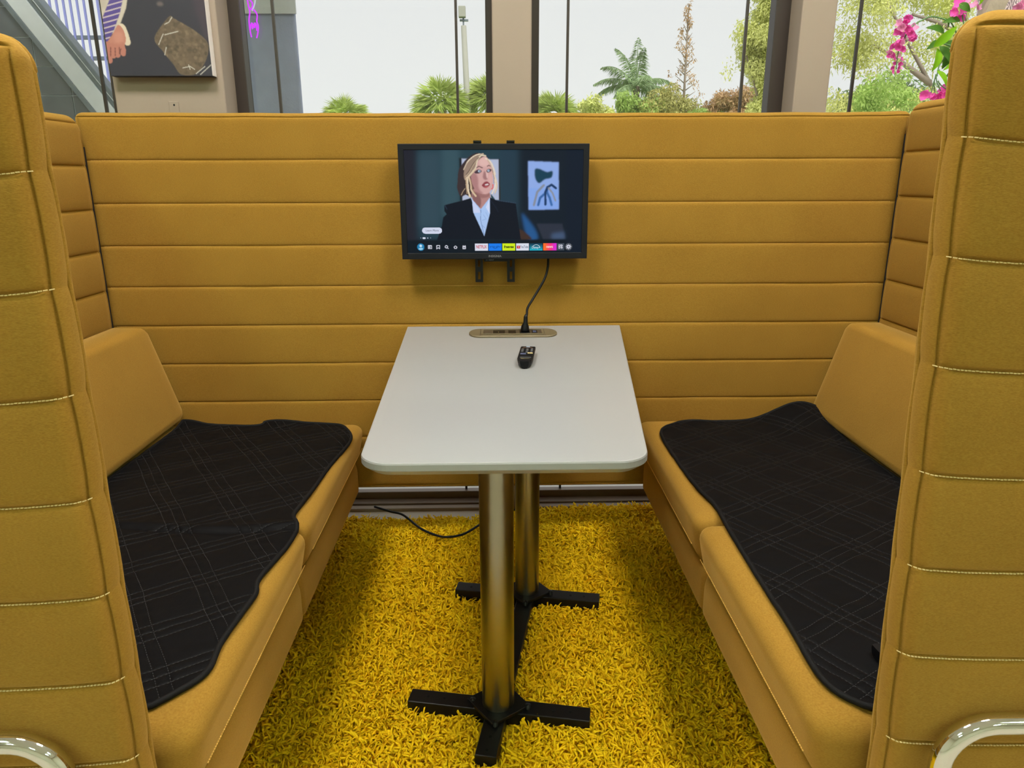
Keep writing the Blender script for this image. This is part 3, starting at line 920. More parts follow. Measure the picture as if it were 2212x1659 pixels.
def weld(me):
    bm = bmesh.new(); bm.from_mesh(me)
    bmesh.ops.remove_doubles(bm, verts=bm.verts, dist=0.0002)
    bmesh.ops.recalc_face_normals(bm, faces=bm.faces)
    for f in bm.faces: f.smooth = True
    bm.to_mesh(me); bm.free()
    return me

def part_np(name, v, f, mat, parent, **k):
    return link_mesh(name, weld(mesh_np(v, f)), mat, parent, **k)

SEAT_Z = 0.424
def make_bench(sg, label, wing_seams, wing_top, side_top, side_seams, lean):
    """sg = -1 left bench, +1 right bench"""
    t = empty('booth_bench', (sg*0.75, 1.33, 0.0), label, 'bench', 'high-sided booth benches')
    xo = 1.05; xf = 0.418
    # base
    for (y0, y1) in ((0.746, 1.3125), (1.3135, 1.945)):
        v, f = rounded_box((xo-xf, y1-y0, 0.112), 0.016, n=10)
        up = np.clip((v[:, 2]-0.012)/0.044, 0, 1)*np.clip(-v[:, 0]*sg/0.3, 0, 1)
        v[:, 0] += sg*0.012*up**2
        v += np.array([sg*(xo+xf)/2, (y0+y1)/2, 0.205+0.056])
        part_np('base', v, f, M['mustard'], t)
    # two seat cushions
    for (y0, y1, sd) in ((0.748, 1.312, 1), (1.316, 1.955, 2)):
        v, f = rounded_box((xo-0.392, y1-y0, 0.112), 0.03, crown=0.006, n=18, noise=0.0012, seed=sd)
        # front face leans in a little towards its lower edge
        low = np.clip((0.056-v[:, 2])/0.112, 0, 1)*np.clip(-v[:, 0]*sg/0.3, 0, 1)
        v[:, 0] += sg*0.022*low**1.3
        v += np.array([sg*(xo+0.392)/2, (y0+y1)/2, 0.310+0.056])
        c = part_np('seat_cushion', v, f, M['mustard'], t)
        dashes(lambda s: (sg*(0.3985), s, 0.353), y0+0.03, y1-0.03, 0.003, 0.0045, 0.0012, 0.0015, (-sg, 0, 0)).build('seam_stitching', M['thread_soft'], c, kind='stuff')
    # wedge back cushion
    prof = [(1.052, 0.43), (0.905, 0.436), (0.897, 0.452), (0.965, 0.688), (0.985, 0.703), (1.052, 0.709)]
    n = 18
    pr = [Vector((x, 0, z)) for x, z in prof]
    path = arc_path([pr[5]+Vector((0.0, 0, 0)), Vector((0.973, 0, 0.7085)), Vector((0.894, 0, 0.436)), pr[0]], 0.022, 7)
    ys = [0.76, 0.763, 0.772, 0.79]+list(np.linspace(0.83, 1.9, 14))+[1.925, 1.94, 1.949, 1.952]
    V = []; F = []; m = len(path)
    for y in ys:
        e = min(y-0.76, 1.952-y); k = 0.018*(1-math.sqrt(max(0, 1-(1-min(1, e/0.03))**2)))
        cen = Vector((0.99, 0, 0.57))
        for p in path:
            d = (p-cen); q = p-d.normalized()*k
            bul = 0.004*math.sin(math.pi*min(1, max(0, (p.z-0.43)/0.28)))*min(1, e/0.06)
            V.append((sg*(q.x-bul), y, q.z))
    for i in range(len(ys)-1):
        for k in range(m):
            k2 = (k+1) % m
            F.append((i*m+k, i*m+k2, (i+1)*m+k2, (i+1)*m+k))
    F.append(tuple(range(m))); F.append(tuple((len(ys)-1)*m+k for k in range(m-1, -1, -1)))
    part_np('back_cushion', np.array(V), F, M['mustard'], t)
    # side panel (back of the bench)
    T = 0.05; L = 1.958-0.735; z0 = 0.203
    v, f = padded_panel(L, side_top-z0, T, [z-z0 for z in side_seams], r_edge=0.022, inset=0.02, bulge=0.004, groove=0.006, rc=(0, 0, 0.045, 0.0), nu=30, seed=8+sg)
    P = place(v, (sg*(1.062+T/2), 0.735, z0), (0, 1, 0), (0, 0, 1), (-sg, 0, 0))
    part_np('side_panel', P, f, M['mustard'], t)
    # dark strip standing in for the shade between side panel and screen
    MB().box((min(sg*1.072, sg*1.092), 1.956, z0), (max(sg*1.072, sg*1.092), 1.968, side_top-0.075)).build('zip_tape', M['dark_gap'], t)
    # end panel (wing) facing the room
    T = 0.046; x_in = 0.440 if sg < 0 else 0.448; x_out = 1.13; Wd = x_out-x_in
    hh = wing_top-z0
    rc = (0, 0, 0, 0.03)   # in local u from the inner edge outwards: top-left is the inner top corner
    v, f = padded_panel(Wd, hh, T, [z-z0 for z in wing_seams], r_edge=0.020, inset=0.0075, inset_v=0.0155, bulge=0.003, groove=0.005, rc=rc, nu=40, seed=14+sg, lift=0.011, lift_side=(1, 0), wav=0.003, inset_groove=0.0065)
    def wp(u, vv, nn):
        x = sg*(x_in+u+lean*(z0+vv-0.7)*-1.0)
        return (x, 0.722-nn, z0+vv)
    P = np.array([wp(*q) for q in v])
    w_ = part_np('end_panel', P, f, M['mustard'], t)
    # twin piping on the far side of the border
    for off in (0.0085, 0.0135):
        pts = []
        us = [0.0005+off*0.25]*60
        for k in range(60):
            vv = (hh-0.035)*k/59
            pts.append(wp((0.0008 if off < 0.01 else 0.0036)+0.0007*math.sin(k*0.9+off*300), vv, -off))
        for a in np.linspace(0, math.pi/2, 8): pts.append(wp(0.002+0.030*(1-math.cos(a)), hh-0.0325+0.030*math.sin(a), -off))
        for k in range(20): pts.append(wp(0.035+(Wd-0.04)*(k+1)/20, hh-0.0025, -off))
        MB().tube(pts, 0.0026, 7).build('piping', M['mustard'], w_, smooth=True)
    for z in wing_seams:
        def pf_(s, z=z):
            vv = z-z0+0.011*math.exp(-s/0.07)
            dep = 0.0242 if s > 0.020 else 0.0232*math.sqrt(max(0.02, 1-(1-s/0.020)**2))+0.001
            return wp(s, vv, dep-0.0012)
        dashes(pf_, 0.004, Wd-0.03, 0.0027, 0.0040, 0.0010, 0.0014, (0, -1, 0), 0.0002).build('seam_stitching', M['thread'], w_, kind='stuff')
    # chrome leg hoop on the end panel
    yl = 0.676
    pts = arc_path([(sg*0.512, yl, 0.0), (sg*0.512, yl, 0.484), (sg*0.98, yl, 0.484), (sg*0.98, yl, 0.0)], 0.055, 10)
    MB().tube(pts, 0.0125, 18).build('leg', M['chrome'], t, smooth=True)
    for y in (1.80,):
        pts = arc_path([(sg*0.56, y, 0.0), (sg*0.56, y, 0.195), (sg*0.98, y, 0.195), (sg*0.98, y, 0.0)], 0.05, 8)
        MB().tube(pts, 0.0125, 14).build('leg', M['chrome'], t, smooth=True)
    return t
make_bench(-1, 'mustard upholstered booth bench on the left, with the left wing panel', [1.095, 0.984, 0.875, 0.760, 0.645, 0.534, 0.424], 1.228, 1.252, [1.130, 1.020, 0.912, 0.806, 0.70, 0.59, 0.48], 0.0)
make_bench(1, 'mustard upholstered booth bench on the right, with the right wing panel', [1.124, 1.011, 0.899, 0.780, 0.666, 0.552, 0.430], 1.246, 1.281, [1.160, 1.048, 0.938, 0.826, 0.717, 0.605, 0.49], 0.04)

# ------------------------------------------------------------------ quilted seat pads
def edge_curve(pts, n):
    q = spline(pts, 12); q = np.array([tuple(p) for p in q])
    s = np.concatenate([[0], np.cumsum(np.linalg.norm(np.diff(q, axis=0), axis=1))]); s /= s[-1]
    t = np.linspace(0, 1, n)
    return np.stack([np.interp(t, s, q[:, k]) for k in range(2)], 1)

def coons(e0, e1, e2, e3, nu, nv):
    """e0: v=0 edge (u), e1: v=1 edge (u), e2: u=0 edge (v), e3: u=1 edge (v)"""
    u = np.linspace(0, 1, nu)[None, :, None]; v = np.linspace(0, 1, nv)[:, None, None]
    a = e0[None]*(1-v)+e1[None]*v; b = e2[:, None]*(1-u)+e3[:, None]*u
    c = (1-u)*(1-v)*e0[0]+u*(1-v)*e0[-1]+(1-u)*v*e1[0]+u*v*e1[-1]
    return a+b-c

def seat_z(ax):
    """top of the seat at |x| = ax, with the rounded front edge"""
    z = np.full_like(ax, SEAT_Z+0.0035)
    d = np.clip((0.432-ax)/0.036, 0, 1)
    return z-0.026*(1-np.sqrt(np.maximum(0, 1-d**2)))

def make_pad(label, e_back, e_near, e_front, e_far, lifts, crease, seed):
    """edges in x,y: back (wall side, far->near), front (table side, far->near), far, near"""
    nu, nv = 110, 220
    B = edge_curve([(*p, 0) for p in e_back], nv); Fr = edge_curve([(*p, 0) for p in e_front], nv)
    fa = edge_curve([(*p, 0) for p in e_far], nu); ne = edge_curve([(*p, 0) for p in e_near], nu)
    G = coons(fa, ne, B, Fr, nu, nv)
    x = G[..., 0]; y = G[..., 1]
    # round the two table-side corners
    nz = noise2(x, y, seed, 4, 3.0)*0.0022+noise2(x*1.0, y*2.5, seed+1, 3, 7.0)*0.0011
    z = seat_z(np.abs(x))+0.006+nz
    for (cx, cy, sx, sy, hgt) in lifts:
        z = z+hgt*np.exp(-((x-cx)/sx)**2-((y-cy)/sy)**2)
    if crease is not None:
        yy = crease+0.012*np.sin(x*14)
        z = z-0.0045*np.exp(-((y-yy)/0.007)**2)+0.0045*np.exp(-((y-yy-0.018)/0.014)**2)
    top = np.stack([x, y, z], -1).reshape(-1, 3)
    zb = np.maximum(z-0.006, seat_z(np.abs(x))-0.0008)
    bot = np.stack([x, y, zb], -1).reshape(-1, 3)
    ids = np.arange(nu*nv).reshape(nv, nu); k = nu*nv
    f = np.stack([ids[:-1, :-1], ids[:-1, 1:], ids[1:, 1:], ids[1:, :-1]], -1).reshape(-1, 4)
    ring = np.concatenate([ids[0, :-1], ids[:-1, -1], ids[-1, :0:-1], ids[:0:-1, 0]])
    r2 = np.roll(ring, -1)
    side = np.stack([ring, ring+k, r2+k, r2], -1)
    me = mesh_np(np.vstack([top, bot]), np.vstack([f, f[:, ::-1]+k, side]))
    t = empty('seat_pad', (float(x.mean()), float(y.mean()), SEAT_Z), label, 'seat pad', 'black quilted seat pads')
    link_mesh('quilted_cover', weld(me), M['quilt'], t)
    rp = [tuple(top[i]+np.array([0, 0, -0.0015])) for i in ring]; rp.append(rp[0])
    MB().tube(rp[::2]+[rp[0]], 0.0045, 7, caps=False).build('edge_binding', M['black_binding'], t, smooth=True)
    return t

make_pad('black quilted pad with a fold across its middle, on the left bench',
         [(-0.897, 1.925), (-0.905, 1.6), (-0.91, 1.2), (-0.91, 0.785)],
         [(-0.91, 0.785), (-0.70, 0.781), (-0.53, 0.780), (-0.468, 0.795)],
         [(-0.425, 1.865), (-0.404, 1.80), (-0.418, 1.60), (-0.424, 1.45), (-0.432, 1.35), (-0.413, 1.30), (-0.412, 1.22), (-0.425, 1.10), (-0.417, 1.05), (-0.426, 0.93), (-0.424, 0.855), (-0.468, 0.795)],
         [(-0.897, 1.925), (-0.80, 1.905), (-0.68, 1.905), (-0.66, 1.925), (-0.56, 1.915), (-0.46, 1.905), (-0.425, 1.865)],
         [(-0.87, 1.93, 0.05, 0.03, 0.012), (-0.62, 1.93, 0.07, 0.03, 0.008)], 1.285, 51)
make_pad('smooth black quilted pad with a raised far corner, on the right bench',
         [(0.905, 1.925), (0.905, 1.6), (0.91, 1.2), (0.91, 0.765)],
         [(0.91, 0.765), (0.70, 0.76), (0.53, 0.756), (0.468, 0.772)],
         [(0.462, 1.862), (0.432, 1.80), (0.430, 1.60), (0.436, 1.45), (0.448, 1.36), (0.444, 1.25), (0.440, 1.10), (0.438, 0.95), (0.436, 0.82), (0.468, 0.772)],
         [(0.905, 1.925), (0.86, 1.935), (0.80, 1.925), (0.70, 1.905), (0.62, 1.90), (0.52, 1.90), (0.462, 1.862)],
         [(0.855, 1.935, 0.10, 0.10, 0.042)], None, 61)

# ------------------------------------------------------------------ table
def make_table():
    t = empty('booth_table', (0.025, 1.45, 0.0), 'white tapered table on two steel columns in the middle of the booth', 'table')
    far_l = Vector((-0.2585, 1.958)); far_r = Vector((0.3355, 1.958))
    near_l = Vector((-0.2145, 0.9645)); near_r = Vector((0.2125, 0.9645))
    def outline(ins, z):
        a = far_l+Vector((ins, -ins*0)); b = far_r+Vector((-ins, 0)); c = near_r+Vector((-ins, ins)); d = near_l+Vector((ins, ins))
        path = arc_path([(0.04, a.y, z), (a.x, a.y, z), (d.x, d.y, z), (c.x, c.y, z), (b.x, b.y, z), (0.0401, a.y, z)], 0.045, 10)
        # tight far corners
        pts = [(a.x, a.y, z)]
        near = arc_path([(a.x, a.y, z), (d.x, d.y, z), (c.x, c.y, z), (b.x, b.y, z)], max(0.01, 0.05-ins), 12)
        return [Vector(p) for p in near]
    zt = 0.70
    rings = [outline(0.003, zt), outline(0.001, zt-0.0007), outline(0.0, zt-0.003), outline(0.0, zt-0.012), outline(0.001, zt-0.0135), outline(0.014, zt-0.0235), outline(0.018, zt-0.0245)]
    v = []; f = []; m = len(rings[0])
    for r in rings: v += [tuple(p) for p in r]
    for i in range(len(rings)-1):
        for k in range(m):
            k2 = (k+1) % m
            f.append((i*m+k, (i+1)*m+k, (i+1)*m+k2, i*m+k2))
    f.append(tuple(range(m))); f.append(tuple((len(rings)-1)*m+k for k in range(m-1, -1, -1)))
    me = mesh_np(np.array(v), f, smooth=False)
    bm = bmesh.new(); bm.from_mesh(me); bmesh.ops.recalc_face_normals(bm, faces=bm.faces); bm.to_mesh(me); bm.free()
    link_mesh('tabletop', me, M['white_top'], t)
    for (c, r) in ((CF, 0.033), (CR, 0.0308)):
        v, f = tube_data([(c[0], c[1], 0.0552), (c[0], c[1], 0.058), (c[0], c[1], 0.672)], r, 48, caps=False)
        MB().add(v, f).build('column', M['steel'], t, smooth=True)
        MB().obox((c[0], c[1], 0.6735), (0.075, 0, 0), (0, 0.075, 0), (0, 0, 0.0025)).build('mounting_plate', M['black_metal'], t)
        # diamond foot plate
        q = 0.066
        MB().prism([(c[0]+ex[0]*q, c[1]+ex[1]*q), (c[0]+ey[0]*q, c[1]+ey[1]*q), (c[0]-ex[0]*q, c[1]-ex[1]*q), (c[0]-ey[0]*q, c[1]-ey[1]*q)], 0.0485, 0.0555).build('foot_plate', M['black_metal'], t, bevel=0.001)
        for dd in (ex, -ex, -ey):
            p = c+dd*0.058
            MB().tube([(p[0]+0.004, p[1]-0.003, 0.030), (p[0]+0.004, p[1]-0.003, 0.0575)], 0.006, 8).build('bolt', M['black_metal'], t, smooth=True)
    for (c, hl, hw, d) in bars():
        nrm2 = np.array([-d[1], d[0]])
        b = MB().obox((c[0], c[1], 0.0255), (d[0]*hl, d[1]*hl, 0), (nrm2[0]*hw, nrm2[1]*hw, 0), (0, 0, 0.0225)).build('foot_bar', M['black_metal'], t, bevel=0.002)
        away = d if (c-CF)@d > 0 or (c is not None and np.linalg.norm(c-CR) < 0.2 and (c-CR)@d > 0) else -d
        for k in (0.02, 0.055):
            p = c+away*(k-0.0)
            MB().tube([(p[0], p[1], 0.0478), (p[0], p[1], 0.0484)], 0.0032, 10).build('screw_hole', M['cable'], b)
    c = (CF+CR)/2
    MB().obox((c[0], c[1], 0.0255), (ey[0]*0.215, ey[1]*0.215, 0), (ex[0]*0.021, ex[1]*0.021, 0), (0, 0, 0.0225)).build('foot_bar', M['black_metal'], t, bevel=0.002)
    return t
make_table()

def text_mesh(body, size, align='CENTER', xscale=1.0, font_shear=0.0, offset=0.0):
    cu = bpy.data.curves.new('lettering', 'FONT')
    cu.body = body; cu.size = size; cu.align_x = align; cu.align_y = 'CENTER'
    cu.shear = font_shear; cu.resolution_u = 3; cu.offset = offset
    o = bpy.data.objects.new('lettering_tmp', cu); COL.objects.link(o)
    dg = bpy.context.evaluated_depsgraph_get()
    me = bpy.data.meshes.new_from_object(o.evaluated_get(dg))
    bpy.data.objects.remove(o); bpy.data.curves.remove(cu)
    n = len(me.vertices); co = np.zeros(n*3, np.float32); me.vertices.foreach_get('co', co); co = co.reshape(-1, 3)
    co[:, 0] *= xscale
    me.vertices.foreach_set('co', co.ravel())
    return me, co

def put_text(body, size, origin, U, V, N, mat, parent, **k):
    me, co = text_mesh(body, size, **k)
    P = place(co, origin, U, V, N).astype(np.float32)
    me.vertices.foreach_set('co', P.ravel()); me.update()
    return link_mesh('lettering', me, mat, parent)

# power outlet unit in the table
def make_outlet():
    t = empty('power_outlet_unit', (0.033, 1.853, 0.70), 'champagne metal power outlet strip set into the far end of the white table', 'outlet')
    x0, x1, y0, y1 = -0.083, 0.150, 1.806, 1.900
    def stad(i, z):
        r = (y1-y0)/2-i; cy = (y0+y1)/2; out = []
        for a in np.linspace(math.pi/2, 1.5*math.pi, 14): out.append((x0+(y1-y0)/2*0.62+r*0.62*math.cos(a), cy+r*math.sin(a), z))
        for a in np.linspace(-math.pi/2, math.pi/2, 14): out.append((x1-(y1-y0)/2*0.62+r*0.62*math.cos(a), cy+r*math.sin(a), z))
        return out
    rings = [stad(0, 0.7002), stad(0, 0.7035), stad(0.0015, 0.705)]
    v = sum(rings, []); m = len(rings[0]); f = []
    for i in range(2):
        for k in range(m): f.append((i*m+k, i*m+(k+1) % m, (i+1)*m+(k+1) % m, (i+1)*m+k))
    f.append(tuple(range(m-1, -1, -1))); f.append(tuple(2*m+k for k in range(m)))
    MB().add(v, f).build('face_plate', M['bronze'], t)
    for xa in (-0.053, 0.1165):
        MB().box((xa-0.0006, y0+0.004, 0.7048), (xa+0.0006, y1-0.004, 0.7055)).build('end_cap_joint', M['socket_brown'], t)
    fr = MB(); a0, a1, b0, b1 = -0.050, 0.114, 1.822, 1.884
    fr.box((a0, b0, 0.705), (a1, b0+0.006, 0.7072)).box((a0, b1-0.006, 0.705), (a1, b1, 0.7072)).box((a0, b0+0.006, 0.705), (a0+0.005, b1-0.006, 0.7072)).box((a1-0.005, b0+0.006, 0.705), (a1, b1-0.006, 0.7072))
    fr.build('socket_frame', M['bronze'], t, bevel=0.0005, label='paler raised frame')
    MB().box((a0+0.005, b0+0.006, 0.7048), (a1-0.005, b1-0.006, 0.7055)).build('insert', M['socket_brown'], t)
    for (xa, xb, mk) in ((-0.043, -0.021, 'socket_brown'), (-0.019, 0.012, 'black_plastic'), (0.021, 0.041, 'black_plastic'), (0.051, 0.078, 'black_plastic'), (0.083, 0.098, 'black_plastic')):
        MB().box((xa, 1.834, 0.7053), (xb, 1.872, 0.7064)).build('socket', M[mk], t, bevel=0.0008)
    MB().box((-0.006, 1.845, 0.7063), (-0.0035, 1.849, 0.7067)).build('indicator', M['thread'], t)
    M['blue_plastic'] = plain('blue_port', (58, 78, 120), 0.4)
    MB().box((0.0865, 1.844, 0.7062), (0.0945, 1.862, 0.7069)).build('port', M['blue_plastic'], t, label='small blue port')
make_outlet()

# ------------------------------------------------------------------ screen painting helpers
def blur(a, s):
    if s <= 0: return a
    r = int(3*s)+1; k = np.exp(-0.5*(np.arange(-r, r+1)/s)**2); k /= k.sum()
    p = np.pad(a, ((r, r), (0, 0)), mode='edge'); a = sum(k[i]*p[i:i+a.shape[0]] for i in range(2*r+1))
    p = np.pad(a, ((0, 0), (r, r)), mode='edge'); return sum(k[i]*p[:, i:i+a.shape[1]] for i in range(2*r+1))

class Paint:
    def __init__(s, w, h, base): s.w = w; s.h = h; s.img = np.ones((h, w, 3))*np.array(lin(base)); s.X, s.Y = np.meshgrid((np.arange(w)+0.5)/w, (np.arange(h)+0.5)/h)
    def mix(s, m, rgb, a=1.0):
        m = (m*a)[..., None]; s.img = s.img*(1-m)+np.array(lin(rgb))*m
    def polymask(s, pts):
        m = np.zeros_like(s.X, bool); n = len(pts)
        for i in range(n):
            x0, y0 = pts[i]; x1, y1 = pts[(i+1) % n]
            if y0 == y1: continue
            c = ((s.Y >= y0) != (s.Y >= y1)) & (s.X < (x1-x0)*(s.Y-y0)/(y1-y0)+x0)
            m ^= c
        return m.astype(float)
    def poly(s, pts, rgb, soft=0.6, a=1.0): s.mix(blur(s.polymask(pts), soft), rgb, a)
    def smooth_poly(s, pts, rgb, soft=0.6, a=1.0):
        P = [Vector((x, y, 0)) for x, y in pts]; P = P+[P[0]]
        q = spline([P[-2]]+P+[P[1]], 6); s.poly([(p.x, p.y) for p in q[6:-6]], rgb, soft, a)
    def line(s, pts, wd, rgb, soft=0.5, a=1.0, asp=1.0):
        d = np.full_like(s.X, 9.0)
        for (x0, y0), (x1, y1) in zip(pts[:-1], pts[1:]):
            dx, dy = (x1-x0), (y1-y0)/asp; L = dx*dx+dy*dy+1e-12
            t = np.clip(((s.X-x0)*dx+(s.Y-y0)/asp*dy)/L, 0, 1)
            d = np.minimum(d, np.hypot(s.X-x0-t*dx, (s.Y-y0)/asp-t*dy))
        s.mix(blur((d < wd/2).astype(float), soft), rgb, a)
    def ell(s, cx, cy, rx, ry, rgb, soft=0.5, a=1.0): s.mix(blur(((((s.X-cx)/rx)**2+((s.Y-cy)/ry)**2) < 1).astype(float), soft), rgb, a)
    def rect(s, x0, y0, x1, y1, rgb, soft=0.3, a=1.0): s.mix(blur(((s.X > x0) & (s.X < x1) & (s.Y > y0) & (s.Y < y1)).astype(float), soft), rgb, a)

def print_mesh(name, img, p_of, mat, parent, gain=1.0):
    """flat picture as a fine coloured grid: one vertex per picture point"""
    h, w_, _ = img.shape
    U, Vv = np.meshgrid(np.linspace(0, 1, w_), np.linspace(0, 1, h))
    P = p_of(U.ravel(), Vv.ravel())
    ids = np.arange(w_*h).reshape(h, w_)
    f = np.stack([ids[:-1, :-1], ids[1:, :-1], ids[1:, 1:], ids[:-1, 1:]], -1).reshape(-1, 4)
    me = mesh_np(P, f, smooth=False)
    at = me.color_attributes.new('Col', 'FLOAT_COLOR', 'POINT')
    c = np.ones((w_*h, 4), np.float32); c[:, :3] = img.reshape(-1, 3)*gain
    at.data.foreach_set('color', c.ravel())
    return link_mesh(name, me, mat, parent)

# ------------------------------------------------------------------ television
def make_tv():
    X0, X1, Z0, Z1 = -0.2575, 0.2315, 0.891, 1.1815; YF = 1.910
    t = empty('television', ((X0+X1)/2, 1.92, Z0), 'black television showing a woman in a dark blazer, mounted on the mustard screen', 'television')
    bz = MB(); s0, s1, q0, q1 = X0+0.0148, X1-0.0148, Z0+0.0158, Z1-0.0148
    fr = [(X0, Z0), (X1, Z0), (X1, Z1), (X0, Z1)]; inn = [(s0, q0), (s1, q0), (s1, q1), (s0, q1)]
    v = [(x, YF, z) for x, z in fr]+[(x, YF, z) for x, z in inn]+[(x, YF+0.002, z) for x, z in inn]+[(x, YF+0.030, z) for x, z in fr]
    f = []
    for k in range(4):
        k2 = (k+1) % 4
        f += [(k, k2, 4+k2, 4+k), (4+k, 4+k2, 8+k2, 8+k), (k, 12+k, 12+k2, k2)]
    f.append((12, 13, 14, 15)); f.append((8, 9, 10, 11))
    bz.add(v, f).build('bezel', M['bezel'], t, bevel=0.0012)
    MB().box((X0+0.04, YF+0.030, Z0+0.03), (X1-0.04, YF+0.040, Z1-0.07)).build('housing', M['black_plastic'], t, bevel=0.004)
    # picture
    W, H = 520, 293
    p = Paint(W, H, (16, 28, 40))
    def S(x, y):      # photo pixel -> screen uv
        tt = (y-322.6)/224.6; xl = 870.2+9.3*tt; xr = 1262.1-6.2*tt
        return ((x-xl)/(xr-xl), tt)
    def Z7(x, y): return S(940+x/7.373, 310+y/7.373)
    def Z5(x, y): return S(840+x/4.809, 280+y/4.809)
    # teal wall, soft vertical bands
    p.poly([Z5(290, 205), Z5(1330, 205), Z5(1330, 1140), Z5(290, 1140)], (36, 62, 74), 10)
    p.poly([Z5(540, 205), Z5(730, 205), Z5(730, 900), Z5(540, 900)], (58, 86, 96), 8, 0.7)
    p.poly([Z5(290, 230), Z5(520, 230), Z5(520, 1000), Z5(300, 1000)], (52, 74, 86), 8, 0.7)
    p.poly([Z5(1150, 205), Z5(1330, 205), Z5(1330, 900), Z5(1150, 900)], (34, 56, 72), 8, 0.8)
    p.poly([Z5(140, 200), Z5(270, 200), Z5(290, 1290), Z5(140, 1290)], (40, 36, 46), 8, 0.55)
    # print behind her
    p.poly([Z5(725, 290), Z5(760, 290), Z5(760, 730), Z5(735, 730)], (20, 24, 28), 2)
    p.poly([Z5(752, 295), Z5(1138, 305), Z5(1142, 720), Z5(760, 728)], (176, 184, 208), 1.2)
    p.poly([Z5(1138, 300), Z5(1150, 302), Z5(1154, 720), Z5(1142, 720)], (44, 40, 36), 1)
    p.smooth_poly([Z7(880, 790), Z7(950, 880), Z7(900, 890)], (40, 70, 80), 1)
    # framed abstract print at the right (plain shapes)
    p.poly([Z5(1445, 322), Z5(1765, 335), Z5(1765, 820), Z5(1450, 825)], (140, 168, 226), 1.6)
    p.poly([Z5(1452, 600), Z5(1763, 600), Z5(1763, 818), Z5(1452, 822)], (120, 160, 232), 1.5, 0.5)
    p.smooth_poly([Z5(1515, 410), Z5(1560, 400), Z5(1640, 432), Z5(1700, 425), Z5(1690, 490), Z5(1620, 510), Z5(1560, 548), Z5(1520, 500)], (22, 62, 82), 1.6)
    p.line([Z5(1610, 570), Z5(1540, 640), Z5(1505, 775)], 0.012, (132, 138, 150), 1.2, 1, 1.78)
    p.line([Z5(1645, 590), Z5(1640, 640), Z5(1570, 700), Z5(1550, 775)], 0.013, (52, 98, 160), 1.2, 1, 1.78)
    p.line([Z5(1690, 775), Z5(1670, 700), Z5(1640, 640)], 0.013, (58, 104, 166), 1.2, 1, 1.78)
    p.line([Z5(1735, 600), Z5(1690, 565), Z5(1650, 590), Z5(1625, 640), Z5(1625, 770)], 0.013, (26, 56, 98), 1.0, 1, 1.78)
    p.line([Z5(1730, 730), Z5(1700, 650), Z5(1660, 600)], 0.009, (136, 140, 150), 1.2, 1, 1.78)
    # sofa and cushions lower right
    p.smooth_poly([Z5(1380, 880), Z5(1420, 900), Z5(1520, 1040), Z5(1540, 1138), Z5(1440, 1138)], (34, 84, 138), 4)
    p.poly([Z5(1530, 970), Z5(1800, 970), Z5(1835, 1138), Z5(1600, 1138)], (42, 48, 62), 2)
    p.poly([Z5(1690, 1080), Z5(1820, 1060), Z5(1835, 1138), Z5(1690, 1138)], (72, 96, 132), 5, 0.7)
    p.smooth_poly([Z5(1345, 1035), Z5(1420, 1070), Z5(1480, 1138), Z5(1340, 1138)], (62, 44, 38), 2)
    # hair behind
    p.smooth_poly([Z7(700, 150), Z7(560, 185), Z7(430, 310), Z7(365, 430), Z7(350, 600), Z7(345, 700), Z7(400, 830), Z7(480, 800), Z7(560, 840), Z7(640, 800), Z7(640, 500), Z7(800, 300)], (58, 46, 48), 0.8)
    # neck
    p.smooth_poly([Z7(590, 720), Z7(600, 900), Z7(720, 1030), Z7(860, 900), Z7(858, 760), Z7(760, 700)], (178, 132, 128), 0.9)
    p.smooth_poly([Z7(590, 780), Z7(600, 900), Z7(700, 1010), Z7(720, 860), Z7(640, 760)], (120, 82, 82), 1.4, 0.8)
    p.smooth_poly([Z7(640, 760), Z7(800, 800), Z7(858, 770), Z7(850, 830), Z7(720, 850)], (140, 96, 94), 1.5, 0.7)
    # face
    p.smooth_poly([Z7(640, 300), Z7(770, 200), Z7(840, 240), Z7(900, 380), Z7(915, 560), Z7(905, 660), Z7(860, 760), Z7(780, 790), Z7(700, 770), Z7(620, 700), Z7(570, 560), Z7(580, 430)], (206, 162, 158), 0.8)
    p.smooth_poly([Z7(570, 470), Z7(640, 460), Z7(680, 560), Z7(690, 700), Z7(760, 785), Z7(690, 775), Z7(610, 700), Z7(565, 580)], (158, 108, 108), 2.2, 0.75)
    p.smooth_poly([Z7(700, 250), Z7(790, 220), Z7(850, 300), Z7(840, 350), Z7(720, 340)], (226, 186, 178), 2.5, 0.7)
    p.smooth_poly([Z7(765, 450), Z7(800, 430), Z7(825, 520), Z7(830, 550), Z7(790, 565), Z7(755, 530)], (140, 96, 98), 1.5, 0.75)
    p.smooth_poly([Z7(800, 420), Z7(825, 440), Z7(835, 520), Z7(815, 530)], (228, 190, 184), 1.1, 0.8)
    p.smooth_poly([Z7(840, 500), Z7(895, 480), Z7(900, 600), Z7(860, 640)], (220, 172, 168), 1.8, 0.6)
    # brows, eyes
    p.line([Z7(655, 372), Z7(690, 352), Z7(745, 375)], 0.006, (104, 78, 76), 0.7, 0.9, 1.78)
    p.line([Z7(825, 352), Z7(850, 335), Z7(878, 352)], 0.005, (104, 78, 76), 0.7, 0.9, 1.78)
    p.smooth_poly([Z7(620, 440), Z7(680, 400), Z7(735, 425), Z7(700, 460), Z7(640, 465)], (74, 58, 66), 0.8)
    p.ell(*Z7(697, 428), 0.0075, 0.011, (186, 198, 216), 0.6)
    p.ell(*Z7(702, 428), 0.0035, 0.0075, (70, 90, 110), 0.4, 0.8)
    p.smooth_poly([Z7(810, 420), Z7(850, 392), Z7(893, 405), Z7(870, 440), Z7(825, 450)], (74, 58, 66), 0.8)
    p.ell(*Z7(845, 420), 0.0068, 0.011, (188, 202, 220), 0.6)
